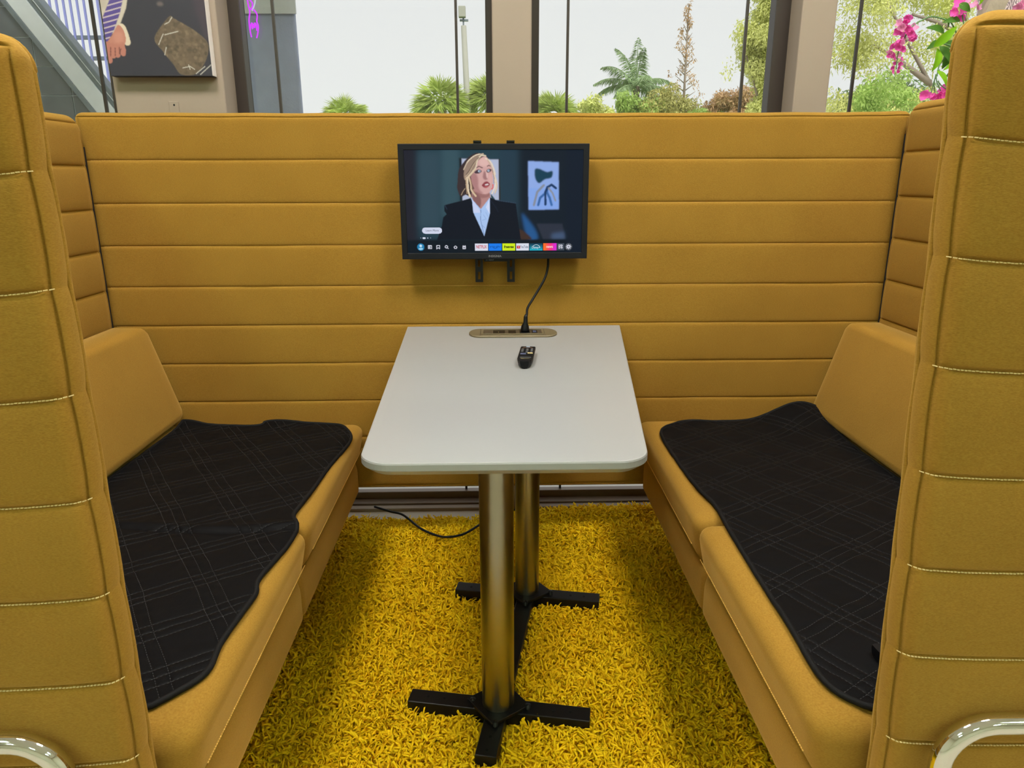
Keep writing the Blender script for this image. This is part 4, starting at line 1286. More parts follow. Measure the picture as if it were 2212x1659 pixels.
    p.ell(*Z7(851, 420), 0.0032, 0.0072, (70, 90, 110), 0.4, 0.8)
    # mouth
    p.smooth_poly([Z7(738, 650), Z7(780, 600), Z7(825, 592), Z7(865, 625), Z7(850, 665), Z7(805, 692), Z7(765, 680)], (140, 62, 70), 0.8)
    p.smooth_poly([Z7(785, 640), Z7(830, 622), Z7(845, 640), Z7(800, 655)], (226, 214, 214), 0.5, 0.85)
    p.smooth_poly([Z7(770, 680), Z7(805, 665), Z7(850, 662), Z7(810, 690)], (184, 98, 100), 0.6, 0.8)
    p.line([Z7(918, 640), Z7(912, 690), Z7(895, 712)], 0.006, (224, 84, 60), 0.7, 1, 1.78)
    # hair in front: dark underlayer, blond waves
    p.smooth_poly([Z7(730, 160), Z7(620, 190), Z7(500, 300), Z7(450, 450), Z7(470, 570), Z7(560, 510), Z7(640, 400), Z7(660, 290), Z7(720, 215)], (150, 128, 112), 0.8)
    for pts, wd, col in [([(760, 160), (640, 180), (520, 270), (450, 400)], 0.010, (204, 184, 160)), ([(800, 190), (730, 185), (670, 250), (640, 370), (560, 470), (480, 550)], 0.012, (222, 204, 178)),
                         ([(700, 160), (600, 200), (500, 290)], 0.006, (230, 214, 188)), ([(690, 215), (610, 300), (550, 400), (490, 480)], 0.008, (96, 80, 74)),
                         ([(660, 250), (590, 350), (540, 440), (470, 520)], 0.006, (190, 166, 138)), ([(640, 390), (560, 480), (500, 560), (500, 700), (560, 830)], 0.013, (214, 190, 160)),
                         ([(530, 520), (560, 620), (570, 720), (640, 820)], 0.016, (214, 188, 156)), ([(510, 560), (520, 700), (540, 830)], 0.012, (230, 210, 180)),
                         ([(560, 560), (590, 700), (630, 780)], 0.006, (150, 116, 92)), ([(480, 520), (490, 650), (500, 780)], 0.007, (176, 148, 118)), ([(470, 700), (440, 740), (410, 800)], 0.005, (190, 164, 136)),
                         ([(800, 230), (880, 290), (930, 400), (950, 480)], 0.014, (226, 208, 186)), ([(830, 250), (890, 360), (930, 480), (940, 560)], 0.008, (196, 170, 146)),
                         ([(920, 460), (960, 560), (975, 650), (950, 760)], 0.015, (224, 202, 176)), ([(940, 560), (950, 660), (900, 780)], 0.010, (236, 218, 192)), ([(960, 600), (985, 680), (940, 790)], 0.005, (200, 176, 150)),
                         ([(900, 400), (930, 520), (935, 620)], 0.006, (150, 116, 100))]:
        q = spline([(*Z7(*a), 0) for a in pts], 5); p.line([(a.x, a.y) for a in q], wd*0.62, col, 0.6, 0.92, 1.78)
    # blazer, shirt
    p.poly([Z7(560, 850), Z7(430, 890), Z7(250, 935), Z7(135, 965), Z7(140, 1060), Z7(175, 1110), Z7(120, 1160), Z7(100, 1290), Z7(20, 1530), Z7(1360, 1530), Z7(1310, 1180), Z7(1280, 935), Z7(960, 885), Z7(865, 840), Z7(780, 1450)], (13, 20, 32), 0.7)
    p.poly([Z7(580, 870), Z7(600, 1080), Z7(775, 1470), Z7(865, 1100), Z7(862, 850), Z7(720, 1030)], (166, 194, 236), 0.7)
    p.poly([Z7(580, 870), Z7(605, 1090), Z7(715, 1090), Z7(700, 1040)], (196, 206, 238), 0.7)
    p.poly([Z7(862, 850), Z7(800, 1000), Z7(862, 1110)], (204, 214, 242), 0.7)
    p.line([Z7(720, 1040), Z7(715, 1200), Z7(770, 1440)], 0.003, (90, 112, 160), 0.6, 0.8, 1.78)
    for (a, b2) in [((760, 1120), (800, 1180)), ((740, 1210), (810, 1190)), ((800, 1080), (835, 1150)), ((730, 1280), (790, 1340))]: p.line([Z7(*a), Z7(*b2)], 0.002, (112, 138, 188), 0.6, 0.7, 1.78)
    p.line([Z7(870, 880), Z7(960, 1000), Z7(1000, 1080)], 0.003, (30, 42, 62), 1.0, 0.9, 1.78)
    p.line([Z7(980, 890), Z7(1275, 935)], 0.003, (60, 78, 100), 0.8, 0.8, 1.78)
    p.line([Z7(145, 965), Z7(180, 1030)], 0.003, (52, 70, 90), 0.8, 0.8, 1.78)
    p.poly([Z5(140, 1140), Z5(2040, 1140), Z5(2040, 1290), Z5(140, 1290)], (10, 22, 32), 2)
    p.poly([Z5(1840, 205), Z5(2040, 205), Z5(2040, 1290), Z5(1840, 1290)], (14, 26, 42), 5, 0.8)
    # pill button and page dots
    def pill(cx, cy, hw, hh, col):
        a = Z5(cx-hw, cy-hh); b2 = Z5(cx+hw, cy+hh); c0 = Z5(cx-hw+hh, cy); c1 = Z5(cx+hw-hh, cy)
        p.rect(c0[0], a[1], c1[0], b2[1], col); ry = (b2[1]-a[1])/2; rx = ry*H/W
        p.ell(c0[0], c0[1], rx, ry, col, 0.3); p.ell(c1[0], c1[1], rx, ry, col, 0.3)
    pill(443, 1041, 105, 32, (206, 212, 232))
    pill(360, 1120, 17, 9, (214, 220, 236))
    for cx, r in ((326, 4), (398, 7), (428, 4)):
        c = Z5(cx, 1120); p.ell(c[0], c[1], r/1885, r/1080, (170, 180, 200), 0.3)
    # icon row
    def ico(cx, cy): return Z5(cx, cy)
    c = Z5(326, 1217); p.ell(*c, 0.0205, 0.0365, (34, 126, 176), 0.4); p.ell(c[0], c[1]-0.012, 0.0075, 0.0133, (190, 224, 240), 0.4); p.ell(c[0], c[1]+0.018, 0.0125, 0.010, (150, 206, 232), 0.4)
    wht = (206, 208, 220)
    def L(pts, wd=0.0042): p.line([Z5(*a) for a in pts], wd, wht, 0.35, 1, 1.78)
    L([(404, 1205), (404, 1234), (438, 1234), (438, 1202), (404, 1202), (404, 1212)]); L([(404, 1218), (424, 1218)]); L([(418, 1211), (425, 1218), (418, 1225)])
    L([(492, 1200), (521, 1200), (521, 1236), (507, 1224), (492, 1236), (492, 1200)])
    th = np.linspace(0, 2*np.pi, 16)
    L([(592+13*np.cos(a), 1215+13*np.sin(a)) for a in th]); L([(602, 1224), (613, 1235)])
    L([(670, 1220), (686, 1206), (702, 1220)]); L([(676, 1220), (676, 1233), (697, 1233), (697, 1220)])
    L([(762, 1212), (790, 1212), (790, 1235), (762, 1235), (762, 1212)]); L([(766, 1203), (772, 1210)]); L([(787, 1203), (781, 1210)]); L([(766, 1218), (786, 1218)], 0.006)
    def tile(x0, x1, col, y0=1183, y1=1259): a = Z5(x0, y0); b2 = Z5(x1, y1); p.rect(a[0], a[1], b2[0], b2[1], col, 0.3)
    tile(889, 1024, (214, 218, 232)); tile(1032, 1167, (24, 122, 232)); tile(1174, 1308, (204, 232, 28)); tile(1317, 1451, (214, 220, 234))
    for k in range(8): tile(1459, 1592, (14+k*3, 60+k*16, 84+k*16), 1183+k*9.5, 1183+(k+1)*9.5+2)
    cs = [(246, 110, 40), (248, 90, 62), (246, 70, 96), (240, 54, 132), (228, 48, 172), (214, 44, 206)]
    for k in range(6): tile(1602+k*22.3, 1602+(k+1)*22.3+2, cs[k])
    tile(1745, 1818, (62, 72, 84))
    c = Z5(1866, 1220); p.ell(c[0], c[1], 0.0205, 0.0365, (74, 80, 88), 0.4)
    for a in np.linspace(0, 2*np.pi, 9)[:-1]: L([(1866+15*np.cos(a), 1220+15*np.sin(a)), (1866+23*np.cos(a), 1220+23*np.sin(a))], 0.005)
    L([(1866+12*np.cos(a), 1220+12*np.sin(a)) for a in th], 0.0055)
    for (xa, ya) in ((1770, 1207), (1792, 1207), (1770, 1230)): L([(xa-7, ya-7), (xa+7, ya-7), (xa+7, ya+7), (xa-7, ya+7), (xa-7, ya-7)], 0.003)
    L([(1794, 1222), (1794, 1240)], 0.004); L([(1785, 1231), (1803, 1231)], 0.004)
    # red play badge
    a = Z5(1326, 1206); b2 = Z5(1360, 1236); p.rect(a[0], a[1], b2[0], b2[1], (206, 30, 50), 0.3); p.poly([Z5(1338, 1214), Z5(1350, 1221), Z5(1338, 1228)], (240, 240, 244), 0.2)
    M['screen_pic'] = emit('screen_picture', (0, 0, 0), 1.0, attr='Col')
    sx0, sx1, sz0, sz1 = s0, s1, q0, q1
    sc = print_mesh('display', p.img, lambda u, v_: np.stack([sx0+u*(sx1-sx0), np.full_like(u, YF+0.0018), sz1-v_*(sz1-sz0)], 1), M['screen_pic'], t)
    # lettering on the display
    def T5(body, cx, cy, size, col, **k):
        u, v_ = Z5(cx, cy)
        key = 'scr_%d_%d_%d' % col
        if key not in M: M[key] = emit('screen_ink', col, 1.0)
        put_text(body, size, (sx0+u*(sx1-sx0), YF+0.0012, sz1-v_*(sz1-sz0)), (1, 0, 0), (0, 0, 1), (0, -1, 0), M[key], sc, **k)
    T5('Learn More', 443, 1041, 0.0072, (64, 68, 88))
    T5('NETFLIX', 956, 1220, 0.0118, (196, 40, 56), xscale=0.62, offset=0.0002)
    T5('prime video', 1099, 1216, 0.0072, (6, 48, 128), xscale=0.82)
    T5('freevee', 1241, 1220, 0.0100, (30, 44, 10), xscale=0.85, offset=0.0003, font_shear=0.15)
    T5('YouTube', 1403, 1221, 0.0092, (70, 84, 116), xscale=0.62, offset=0.0001)
    T5('Disney+', 1524, 1228, 0.0090, (220, 236, 246), xscale=0.74, font_shear=0.2)
    T5('news', 1668, 1220, 0.0100, (250, 214, 214), xscale=0.85, offset=0.0002)
    # arc strokes under/over two of the names
    def arc5(cx, cy, r0_, a0, a1, col, wd, sq=1.0):
        pts = []
        for a in np.linspace(a0, a1, 12):
            u, v_ = Z5(cx+r0_*math.cos(a), cy+r0_*sq*math.sin(a)); pts.append((sx0+u*(sx1-sx0), YF+0.0012, sz1-v_*(sz1-sz0)))
        MB().tube(pts, wd, 5).build('lettering', M['scr_%d_%d_%d' % col], sc)
    arc5(1099, 1212, 28, 0.5, math.pi-0.5, (6, 48, 128), 0.0006, 0.8)
    arc5(1528, 1236, 40, math.pi+0.5, 2*math.pi-0.1, (220, 236, 246), 0.0005, 0.95)
    M['brand_ink'] = plain('brand_ink', (128, 128, 134), 0.4)
    put_text('INSIGNIA', 0.0078, (-0.0125, YF-0.0003, Z0+0.0073), (1, 0, 0), (0, 0, 1), (0, -1, 0), M['brand_ink'], t, xscale=1.05)
    # control box under the bezel
    cb = MB().box((-0.042, YF+0.006, Z0-0.0075), (0.021, YF+0.026, Z0+0.002)).build('control_box', M['black_plastic'], t, bevel=0.001)
    put_text('O / INPUT', 0.0045, (-0.026, YF+0.0057, Z0-0.0034), (1, 0, 0), (0, 0, 1), (0, -1, 0), M['brand_ink'], cb)
    return t
make_tv()

# wall mount: two slotted rails and a cross plate
mt = empty('tv_wall_mount', (-0.012, 1.958, 0.825), 'black slotted metal television bracket between the television and the mustard screen', 'bracket')
for xc in (-0.0558, 0.0305):
    m_ = MB(); hw = 0.0103; y0, y1 = 1.9445, 1.9485; z0, z1 = 0.825, 1.1905; sl = 0.0034
    slots = [(0.832, 0.853), (0.866, 0.884)]
    m_.box((xc-hw, y0, z0), (xc-sl, y1, z1)).box((xc+sl, y0, z0), (xc+hw, y1, z1))
    prev = z0
    for a, b in slots: m_.box((xc-sl, y0, prev), (xc+sl, y1, a)); prev = b
    m_.box((xc-sl, y0, prev), (xc+sl, y1, z1))
    m_.box((xc-hw, y1, z0), (xc-hw+0.002, y1+0.011, z1)).box((xc+hw-0.002, y1, z0), (xc+hw, y1+0.011, z1))
    m_.box((xc-hw, y0-0.004, z1-0.004), (xc+hw, y1+0.011, z1))
    m_.build('rail', M['black_metal'], mt)
MB().box((-0.10, 1.9595, 0.98), (0.075, 1.968, 1.08)).build('wall_plate', M['black_metal'], mt, bevel=0.002)

# television cable with its plug
pc = empty('power_cable', (0.073, 1.85, 0.708), 'black television cable hanging down to its plug in the table outlet', 'cable')
cp = spline([(0.129, 1.938, 0.99), (0.131, 1.940, 0.90), (0.1295, 1.936, 0.863), (0.119, 1.925, 0.832), (0.090, 1.905, 0.787), (0.0735, 1.880, 0.765), (0.0705, 1.862, 0.752), (0.0685, 1.852, 0.742)], 10)
MB().tube(cp, 0.0032, 8).build('cord', M['cable'], pc, smooth=True)
MB().tube([(0.0685, 1.852, 0.752), (0.067, 1.8515, 0.745), (0.0665, 1.8515, 0.730), (0.0655, 1.8515, 0.722), (0.065, 1.8515, 0.712), (0.065, 1.8515, 0.7075)], [0.0035, 0.0052, 0.0058, 0.0098, 0.0115, 0.0120], 12).build('plug', M['black_plastic'], pc, smooth=True)

# ------------------------------------------------------------------ remotes
def make_remote(name, label, c, ang, zb, full=True):
    t = empty(name, (c[0], c[1], zb), label, 'remote')
    ca, sa = math.cos(ang), math.sin(ang)
    def W_(x, y, z): return (c[0]+x*ca-y*sa, c[1]+x*sa+y*ca, zb+z)
    # outline: straight far end, tapering rounded near end; convex underside
    L = 0.142; hw = 0.0175
    out = []
    for (x, y) in [(-0.0155, L/2), (-hw, L/2-0.004), (-hw, -L/2+0.030), (-hw*0.86, -L/2+0.014), (-hw*0.55, -L/2+0.003), (0, -L/2), (hw*0.55, -L/2+0.003), (hw*0.86, -L/2+0.014), (hw, -L/2+0.030), (hw, L/2-0.004), (0.0155, L/2), (0, L/2+0.001)]:
        out.append((x, y))
    m = len(out); v = []; f = []
    for (k, z) in ((0.55, 0.0), (0.88, 0.0045), (1.0, 0.0115), (1.0, 0.0155), (0.96, 0.0172)):
        v += [W_(x*k, y*(0.985+0.015*k), z) for x, y in out]
    for i in range(4):
        for k in range(m): f.append((i*m+k, i*m+(k+1) % m, (i+1)*m+(k+1) % m, (i+1)*m+k))
    f.append(tuple(range(m-1, -1, -1))); f.append(tuple(4*m+k for k in range(m)))
    MB().add(v, f).build('body', M['black_plastic'], t)
    U = (ca, sa, 0); V = (-sa, ca, 0); N = (0, 0, 1)
    b = lambda x, y, hx, hy, mk, nm: MB().obox(W_(x, y, 0.0176), Vector(U)*hx, Vector(V)*hy, (0, 0, 0.0007)).build(nm, M[mk], t)
    put_text('INSIGNIA', 0.0052, W_(0, -0.045, 0.0174), U, V, N, M['thread'], t, xscale=0.9)
    if full:
        b(0, 0.064, 0.004, 0.0035, 'pale_blue', 'power_button')
        pts = [W_(0.013*math.cos(a), 0.045+0.014*math.sin(a), 0.0174) for a in np.linspace(0.35, math.pi-0.35, 9)]
        MB().tube(pts, 0.0006, 5).build('ring_mark', M['rust_mark'], t)
        for (x, y) in [(-0.011, 0.040), (0, 0.044), (0.0105, 0.044), (-0.011, 0.029), (0, 0.034), (0.0105, 0.035), (-0.011, 0.018), (0, 0.022), (0.0105, 0.025), (0, 0.011), (0.010, 0.013)]:
            b(x, y, 0.0026, 0.0018, 'button_grey', 'button')
        b(-0.007, -0.004, 0.0062, 0.0052, 'button_blue', 'button')
        b(0.0085, 0.004, 0.0058, 0.0024, 'thread', 'button')
        b(0.0, -0.036, 0.012, 0.0006, 'button_grey', 'print_line')
    return t
M['pale_blue'] = plain('pale_blue_key', (120, 150, 176), 0.3)
M['rust_mark'] = plain('copper_mark', (120, 84, 62), 0.4)
M['button_grey'] = plain('grey_key', (92, 92, 98), 0.5)
M['button_blue'] = plain('slate_key', (70, 76, 104), 0.5)
make_remote('remote_control', 'black remote control lying on the white table', (0.0565, 1.560), math.radians(-6), 0.7003)
make_remote('remote_control', 'black remote control on the right seat pad, mostly hidden by the right wing', (0.598, 0.862), math.radians(97), SEAT_Z+0.0105, full=False)

# ------------------------------------------------------------------ floor cord
fc = empty('floor_cord', (-0.2, 2.0, 0.05), 'black cord looping over the yellow rug behind the columns', 'cord')
MB().tube(spline([(-0.42, 2.17, 0.050), (-0.36, 2.12, 0.056), (-0.315, 2.09, 0.058), (-0.255, 2.005, 0.057), (-0.205, 1.958, 0.057), (-0.165, 1.942, 0.057), (-0.115, 1.96, 0.057), (-0.06, 2.025, 0.059), (0.0, 2.085, 0.062), (0.06, 2.115, 0.064)], 10), 0.0036, 8).build('cable', M['cable'], fc, smooth=True)

# ------------------------------------------------------------------ poster on the left pier
def make_poster():
    x0, x1 = -1.071, -0.792; zb, zt = 1.3725, 1.80; YF = 2.158
    t = empty('canvas_print', ((x0+x1)/2, 2.19, zb), 'canvas print of a dark suit and violet striped tie, hanging on the left pier', 'picture')
    v = [(x0, YF, zb), (x1, YF, zb), (x1, YF, zt), (x0, YF, zt), (x0, 2.19, zb), (x1, 2.19, zb), (x1, 2.19, zt), (x0, 2.19, zt)]
    MB().add(v, [(0,1,2,3),(1,5,6,2),(3,2,6,7),(4,7,6,5),(0,4,5,1),(0,3,7,4)]).build('stretched_canvas', M['canvas_side'], t, bevel=0.001)
    M['dark_canvas'] = plain('dark_canvas_edge', (44, 42, 54), 0.7)
    MB().box((x0, YF-0.0004, zb-0.0006), (x1, 2.189, zb)).build('wrapped_edge', M['dark_canvas'], t, label='dark lower edge')
    W, H = 250, 384
    p = Paint(W, H, (52, 50, 66))
    # photo pixel -> print uv (print spans px x 218..443 at y 0 and 242..459 at y 163)
    def S(x, y):
        tt = y/163.0; xl = 219+23.5*tt; xr = 443.5+16*tt
        return ((x-xl)/(xr-xl), 1.0-(163.0-y)*(0.1905/163.0)/(zt-zb))
    def Q(x, y): return S(x/3.16, y/3.16)          # coordinates in the 3.16x crop
    top = -740
    p.rect(0, 0, 1, 1, (48, 47, 62), 0)
    p.poly([Q(1280, top), Q(1480, top), Q(1480, 330), Q(1400, 250), Q(1340, 80), Q(1300, -100)], (70, 56, 72), 5, 0.7)
    p.poly([Q(640, top), Q(900, top), Q(890, -60), Q(870, 60), Q(830, 165), Q(800, 210), Q(740, 260), Q(600, 250)], (206, 196, 184), 0.8)
    p.poly([Q(640, top), Q(770, top), Q(740, 60), Q(700, 60), Q(600, 100)], (186, 174, 164), 3, 0.6)
    tie = [Q(790, top), Q(880, top), Q(850, 0), Q(830, 90), Q(790, 200), Q(740, 300), Q(700, 310), Q(700, 150), Q(760, 0)]
    p.poly(tie, (88, 72, 150), 0.7)
    tm = blur(p.polymask(tie), 0.5)
    for k in range(-22, 9):
        y = 20+k*36
        a = Q(680, y+40); b = Q(900, y-22); d = np.abs((p.X-a[0])*(b[1]-a[1])-(p.Y-a[1])*(b[0]-a[0]))/math.hypot(b[0]-a[0], b[1]-a[1])
        p.mix(tm*blur((d < 0.0040).astype(float), 0.4), (206, 190, 200), 0.9)
    # cuff and hand
    p.smooth_poly([Q(840, 160), Q(870, 190), Q(900, 290), Q(868, 305), Q(845, 260), Q(815, 180)], (222, 208, 190), 0.7)
    p.smooth_poly([Q(815, 170), Q(850, 200), Q(868, 260), Q(862, 300), Q(850, 325), Q(800, 340), Q(750, 330), Q(742, 290), Q(780, 230)], (196, 132, 118), 0.7)
    for pts, wd in [([(748, 300), (752, 360), (760, 410)], 0.052), ([(780, 310), (782, 375)], 0.056), ([(810, 310), (812, 370)], 0.054), ([(838, 300), (850, 335), (850, 362)], 0.050)]:
        q = spline([(*Q(*a), 0) for a in pts], 4); p.line([(a.x, a.y) for a in q], wd, (190, 124, 112), 0.7, 1, (H/W)**-1*1.0 if False else 1.0/1.53)
    for pts in ([(766, 320), (766, 380)], [(796, 325), (797, 376)], [(824, 320), (826, 365)], [(835, 330), (826, 350)]):
        p.line([Q(*a) for a in pts], 0.010, (120, 70, 66), 0.6, 0.9, 1.0/1.53)
    p.smooth_poly([Q(790, 230), Q(840, 220), Q(850, 280), Q(800, 290)], (214, 152, 136), 3, 0.6)
    p.ell(*Q(1100, 30), 0.03, 0.012, (120, 108, 108), 2, 0.8)
    # clear bag with brown nuggets
    bag = [Q(1160, 115), Q(1200, 130), Q(1330, 205), Q(1420, 290), Q(1410, 400), Q(1340, 500), Q(1240, 505), Q(1190, 440), Q(1120, 350), Q(1065, 280), Q(1075, 225)]
    p.smooth_poly(bag, (108, 92, 76), 0.8)
    bm_ = blur(p.polymask(bag), 1.0); g2 = np.random.default_rng(5)
    for k in range(420):
        cx, cy = g2.uniform(1060, 1425), g2.uniform(120, 505); u, v_ = Q(cx, cy); r = g2.uniform(0.008, 0.022)
        cc_ = np.array([112, 96, 78])*g2.uniform(0.62, 1.25)
        p.mix(bm_*blur(((((p.X-u)/r)**2+((p.Y-v_)/(r/1.53))**2) < 1).astype(float), 0.8), tuple(np.clip(cc_, 0, 255)), 0.55)
    for pts in ([(1130, 165), (1160, 150), (1180, 118)], [(1090, 300), (1110, 250), (1120, 230)], [(1130, 235), (1220, 212)], [(1130, 370), (1140, 320)], [(1250, 460), (1300, 450), (1330, 470)], [(1290, 440), (1300, 470)], [(1340, 500), (1400, 450)], [(1370, 505), (1440, 440)]):
        p.line([Q(*a) for a in pts], 0.008, (216, 212, 206), 0.5, 0.8, 1.0/1.53)
    m = bpy.data.materials.new('canvas_ink'); m.use_nodes = True; nt = m.node_tree
    a = nt.nodes.new('ShaderNodeAttribute'); a.attribute_name = 'Col'
    nt.links.new(a.outputs['Color'], nt.nodes['Principled BSDF'].inputs['Base Color']); nt.nodes['Principled BSDF'].inputs['Roughness'].default_value = 0.6
    print_mesh('printed_face', p.img, lambda u, v_: np.stack([x0+u*(x1-x0), np.full_like(u, YF-0.0006), zt-v_*(zt-zb)], 1), m, t, 0.68)
make_poster()

# ------------------------------------------------------------------ violet sign reflection in the left window, built as glowing tubes
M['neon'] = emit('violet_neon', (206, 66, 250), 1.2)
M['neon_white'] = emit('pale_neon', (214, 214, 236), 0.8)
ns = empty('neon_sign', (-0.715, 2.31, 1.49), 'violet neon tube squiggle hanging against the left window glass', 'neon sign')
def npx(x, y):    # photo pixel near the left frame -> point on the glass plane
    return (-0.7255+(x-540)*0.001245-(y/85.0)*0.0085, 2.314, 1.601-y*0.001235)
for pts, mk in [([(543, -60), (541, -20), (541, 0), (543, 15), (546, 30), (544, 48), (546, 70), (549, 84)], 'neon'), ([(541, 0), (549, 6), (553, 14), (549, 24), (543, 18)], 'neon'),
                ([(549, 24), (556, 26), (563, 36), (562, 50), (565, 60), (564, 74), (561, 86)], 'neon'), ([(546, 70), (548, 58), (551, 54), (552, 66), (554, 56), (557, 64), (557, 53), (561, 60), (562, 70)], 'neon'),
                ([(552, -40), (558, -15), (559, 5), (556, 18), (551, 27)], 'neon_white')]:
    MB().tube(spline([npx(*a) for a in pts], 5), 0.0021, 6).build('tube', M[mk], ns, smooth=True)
MB().tube([npx(543, -60), npx(541, -160)], 0.0008, 5).build('hanging_wire', M['cable'], ns)  # wire added along with the reflection tubes

# ------------------------------------------------------------------ flowers behind the right bench
def print_paper():
    m, nt, b = new_mat('engraved_paper')
    tc = nt.nodes.new('ShaderNodeTexCoord')
    n = nt.nodes.new('ShaderNodeTexNoise'); n.inputs['Scale'].default_value = 28; n.inputs['Detail'].default_value = 6; n.inputs['Distortion'].default_value = 1.6
    wv = nt.nodes.new('ShaderNodeTexWave'); wv.inputs['Scale'].default_value = 60; wv.inputs['Distortion'].default_value = 12
    nt.links.new(tc.outputs['Object'], n.inputs['Vector']); nt.links.new(tc.outputs['Object'], wv.inputs['Vector'])
    mu = nt.nodes.new('ShaderNodeMath'); mu.operation = 'MULTIPLY'
    nt.links.new(n.outputs['Fac'], mu.inputs[0]); nt.links.new(wv.outputs['Fac'], mu.inputs[1])
    rp = nt.nodes.new('ShaderNodeMapRange'); rp.inputs['From Min'].default_value = 0.1; rp.inputs['From Max'].default_value = 0.4
    nt.links.new(mu.outputs[0], rp.inputs['Value'])
    mx = nt.nodes.new('ShaderNodeMix'); mx.data_type = 'RGBA'
    mx.inputs['A'].default_value = (*lin((116, 102, 108)), 1); mx.inputs['B'].default_value = (*lin((214, 198, 200)), 1)
    nt.links.new(rp.outputs[0], mx.inputs['Factor']); nt.links.new(mx.outputs['Result'], b.inputs['Base Color'])
    b.inputs['Roughness'].default_value = 0.6
    return m
M['paper'] = print_paper()
M['petal'] = leaf_mat('pink_petal', (244, 110, 200), 0.15, 0.5)
M['petal_pale'] = leaf_mat('pale_pink_petal', (250, 176, 220), 0.12, 0.5)
M['house_leaf'] = leaf_mat('glossy_leaf', (74, 118, 40), 0.35, 0.4)
M['house_leaf_bright'] = leaf_mat('bright_leaf', (132, 188, 30), 0.2, 0.5)
M['stem'] = plain('green_stem', (92, 128, 84), 0.6)
M['grey_wood'] = plain('weathered_wood', (150, 138, 124), 0.85, var=0.35, vscale=40, bump=0.5, bscale=120)
M['vein'] = plain('leaf_vein', (196, 206, 96), 0.6)

def px(x, y, Y=1.95):     # photo pixel near the plant -> world point at depth Y
    fwd = fw*F_PX+rr*(x-1106)-uu*(y-829.5)
    tt = Y/fwd.y
    return Vector((-0.0102, 0, 1.098))+fwd*tt

def leaf_part(base, tip, width, mat, parent, curl=0.02, twist=0.0):
    """a real leaf: blade folded along its midrib, arching, with a vein ridge"""
    base = Vector(base); tip = Vector(tip); d = tip-base; L = d.length
    view = Vector((0, -1, 0.15)).normalized()
    side = d.cross(view).normalized(); side = (Matrix.Rotation(twist, 3, d.normalized()) @ side)
    nrm3 = side.cross(d).normalized()
    n = 10; v = []; f = []
    for i in range(n+1):
        s = i/n; wd = width/2*(math.sin(math.pi*s**0.8)**0.85)*(1-0.15*s)
        c = base+d*s+nrm3*curl*math.sin(math.pi*s)
        for k in (-1, -0.5, 0, 0.5, 1):
            v.append(c+side*wd*k+nrm3*(abs(k)*wd*0.25))
    for i in range(n):
        for k in range(4): f.append((i*5+k, i*5+k+1, (i+1)*5+k+1, (i+1)*5+k))
    o = MB().add(v, f).build('leaf', mat, parent, smooth=True)
    MB().tube([base+d*s+nrm3*(curl*math.sin(math.pi*s)-0.0006) for s in np.linspace(0, 0.97, 8)], 0.0007, 4).build('vein', M['vein'], o)
    return o

def bloom(c, r, parent, g, mat):
    """sweet-pea like bloom: four cupped petals, one mesh"""
    c = Vector(c); mb = MB()
    ax = Vector((g.uniform(-0.8, 0.4), g.uniform(-1, -0.2), g.uniform(-0.5, 0.5))).normalized()
    ref = ax.orthogonal().normalized(); off = g.uniform(0, 6.28)
    for k in range(4):
        a = off+k*math.pi/2+g.uniform(-0.3, 0.3)
        rd = (Matrix.Rotation(a, 3, ax) @ ref)
        sd = ax.cross(rd)
        n = 5; v = []; f = []
        rs = r*g.uniform(0.75, 1.15)
        for i in range(n+1):
            s = i/n; wd = rs*0.75*math.sin(math.pi*min(0.98, 0.12+s*0.82))
            p = c+rd*rs*s+ax*(rs*0.55*s*s)
            for q in (-1, 0, 1): v.append(p+sd*wd*q*0.75+ax*(0.18*rs*abs(q))+rd*(-0.12*rs*abs(q)*s))
        for i in range(n):
            for q in range(2): f.append((i*3+q, i*3+q+1, (i+1)*3+q+1, (i+1)*3+q))
        mb.add(v, f)
    return mb.build('bloom', mat, parent, smooth=True)

# stand behind the bench
sd = empty('plant_stand', (1.36, 1.98, 0.0), 'weathered grey wooden ladder stand behind the right bench', 'plant stand')
top = Vector((1.40, 2.0, 1.64))
for (a, b) in [((1.10, 2.02, 0.0), (1.285, 2.02, 1.62)), ((1.62, 2.02, 0.0), (1.435, 2.02, 1.62)), ((1.10, 1.86, 0.0), (1.24, 1.86, 1.0)), ((1.62, 1.86, 0.0), (1.48, 1.86, 1.0))]:
    a = Vector(a); b = Vector(b); d = (b-a)/2; MB().obox((a+b)/2, d, (0.016, 0, -0.016*d.x/d.z), (0, 0.012, 0)).build('leg', M['grey_wood'], sd)
for z, hx, y0, y1 in ((0.45, 0.24, 1.84, 2.05), (1.145, 0.18, 1.84, 2.05), (1.39, 0.125, 2.0, 2.09)):
    MB().box((1.36-hx, y0, z-0.012), (1.36+hx, y1, z+0.012)).build('shelf', M['grey_wood'], sd, bevel=0.002)
# slanted front brace whose top shows above the right wing
a = px(2128, 60, 1.93); b = px(2185, -60, 1.93); d = (b-a)
MB().obox((a+b)/2, d/2*1.6, Vector((0.02, 0, -0.02*d.x/d.z)), (0, 0.008, 0)).build('brace', M['grey_wood'], sd)

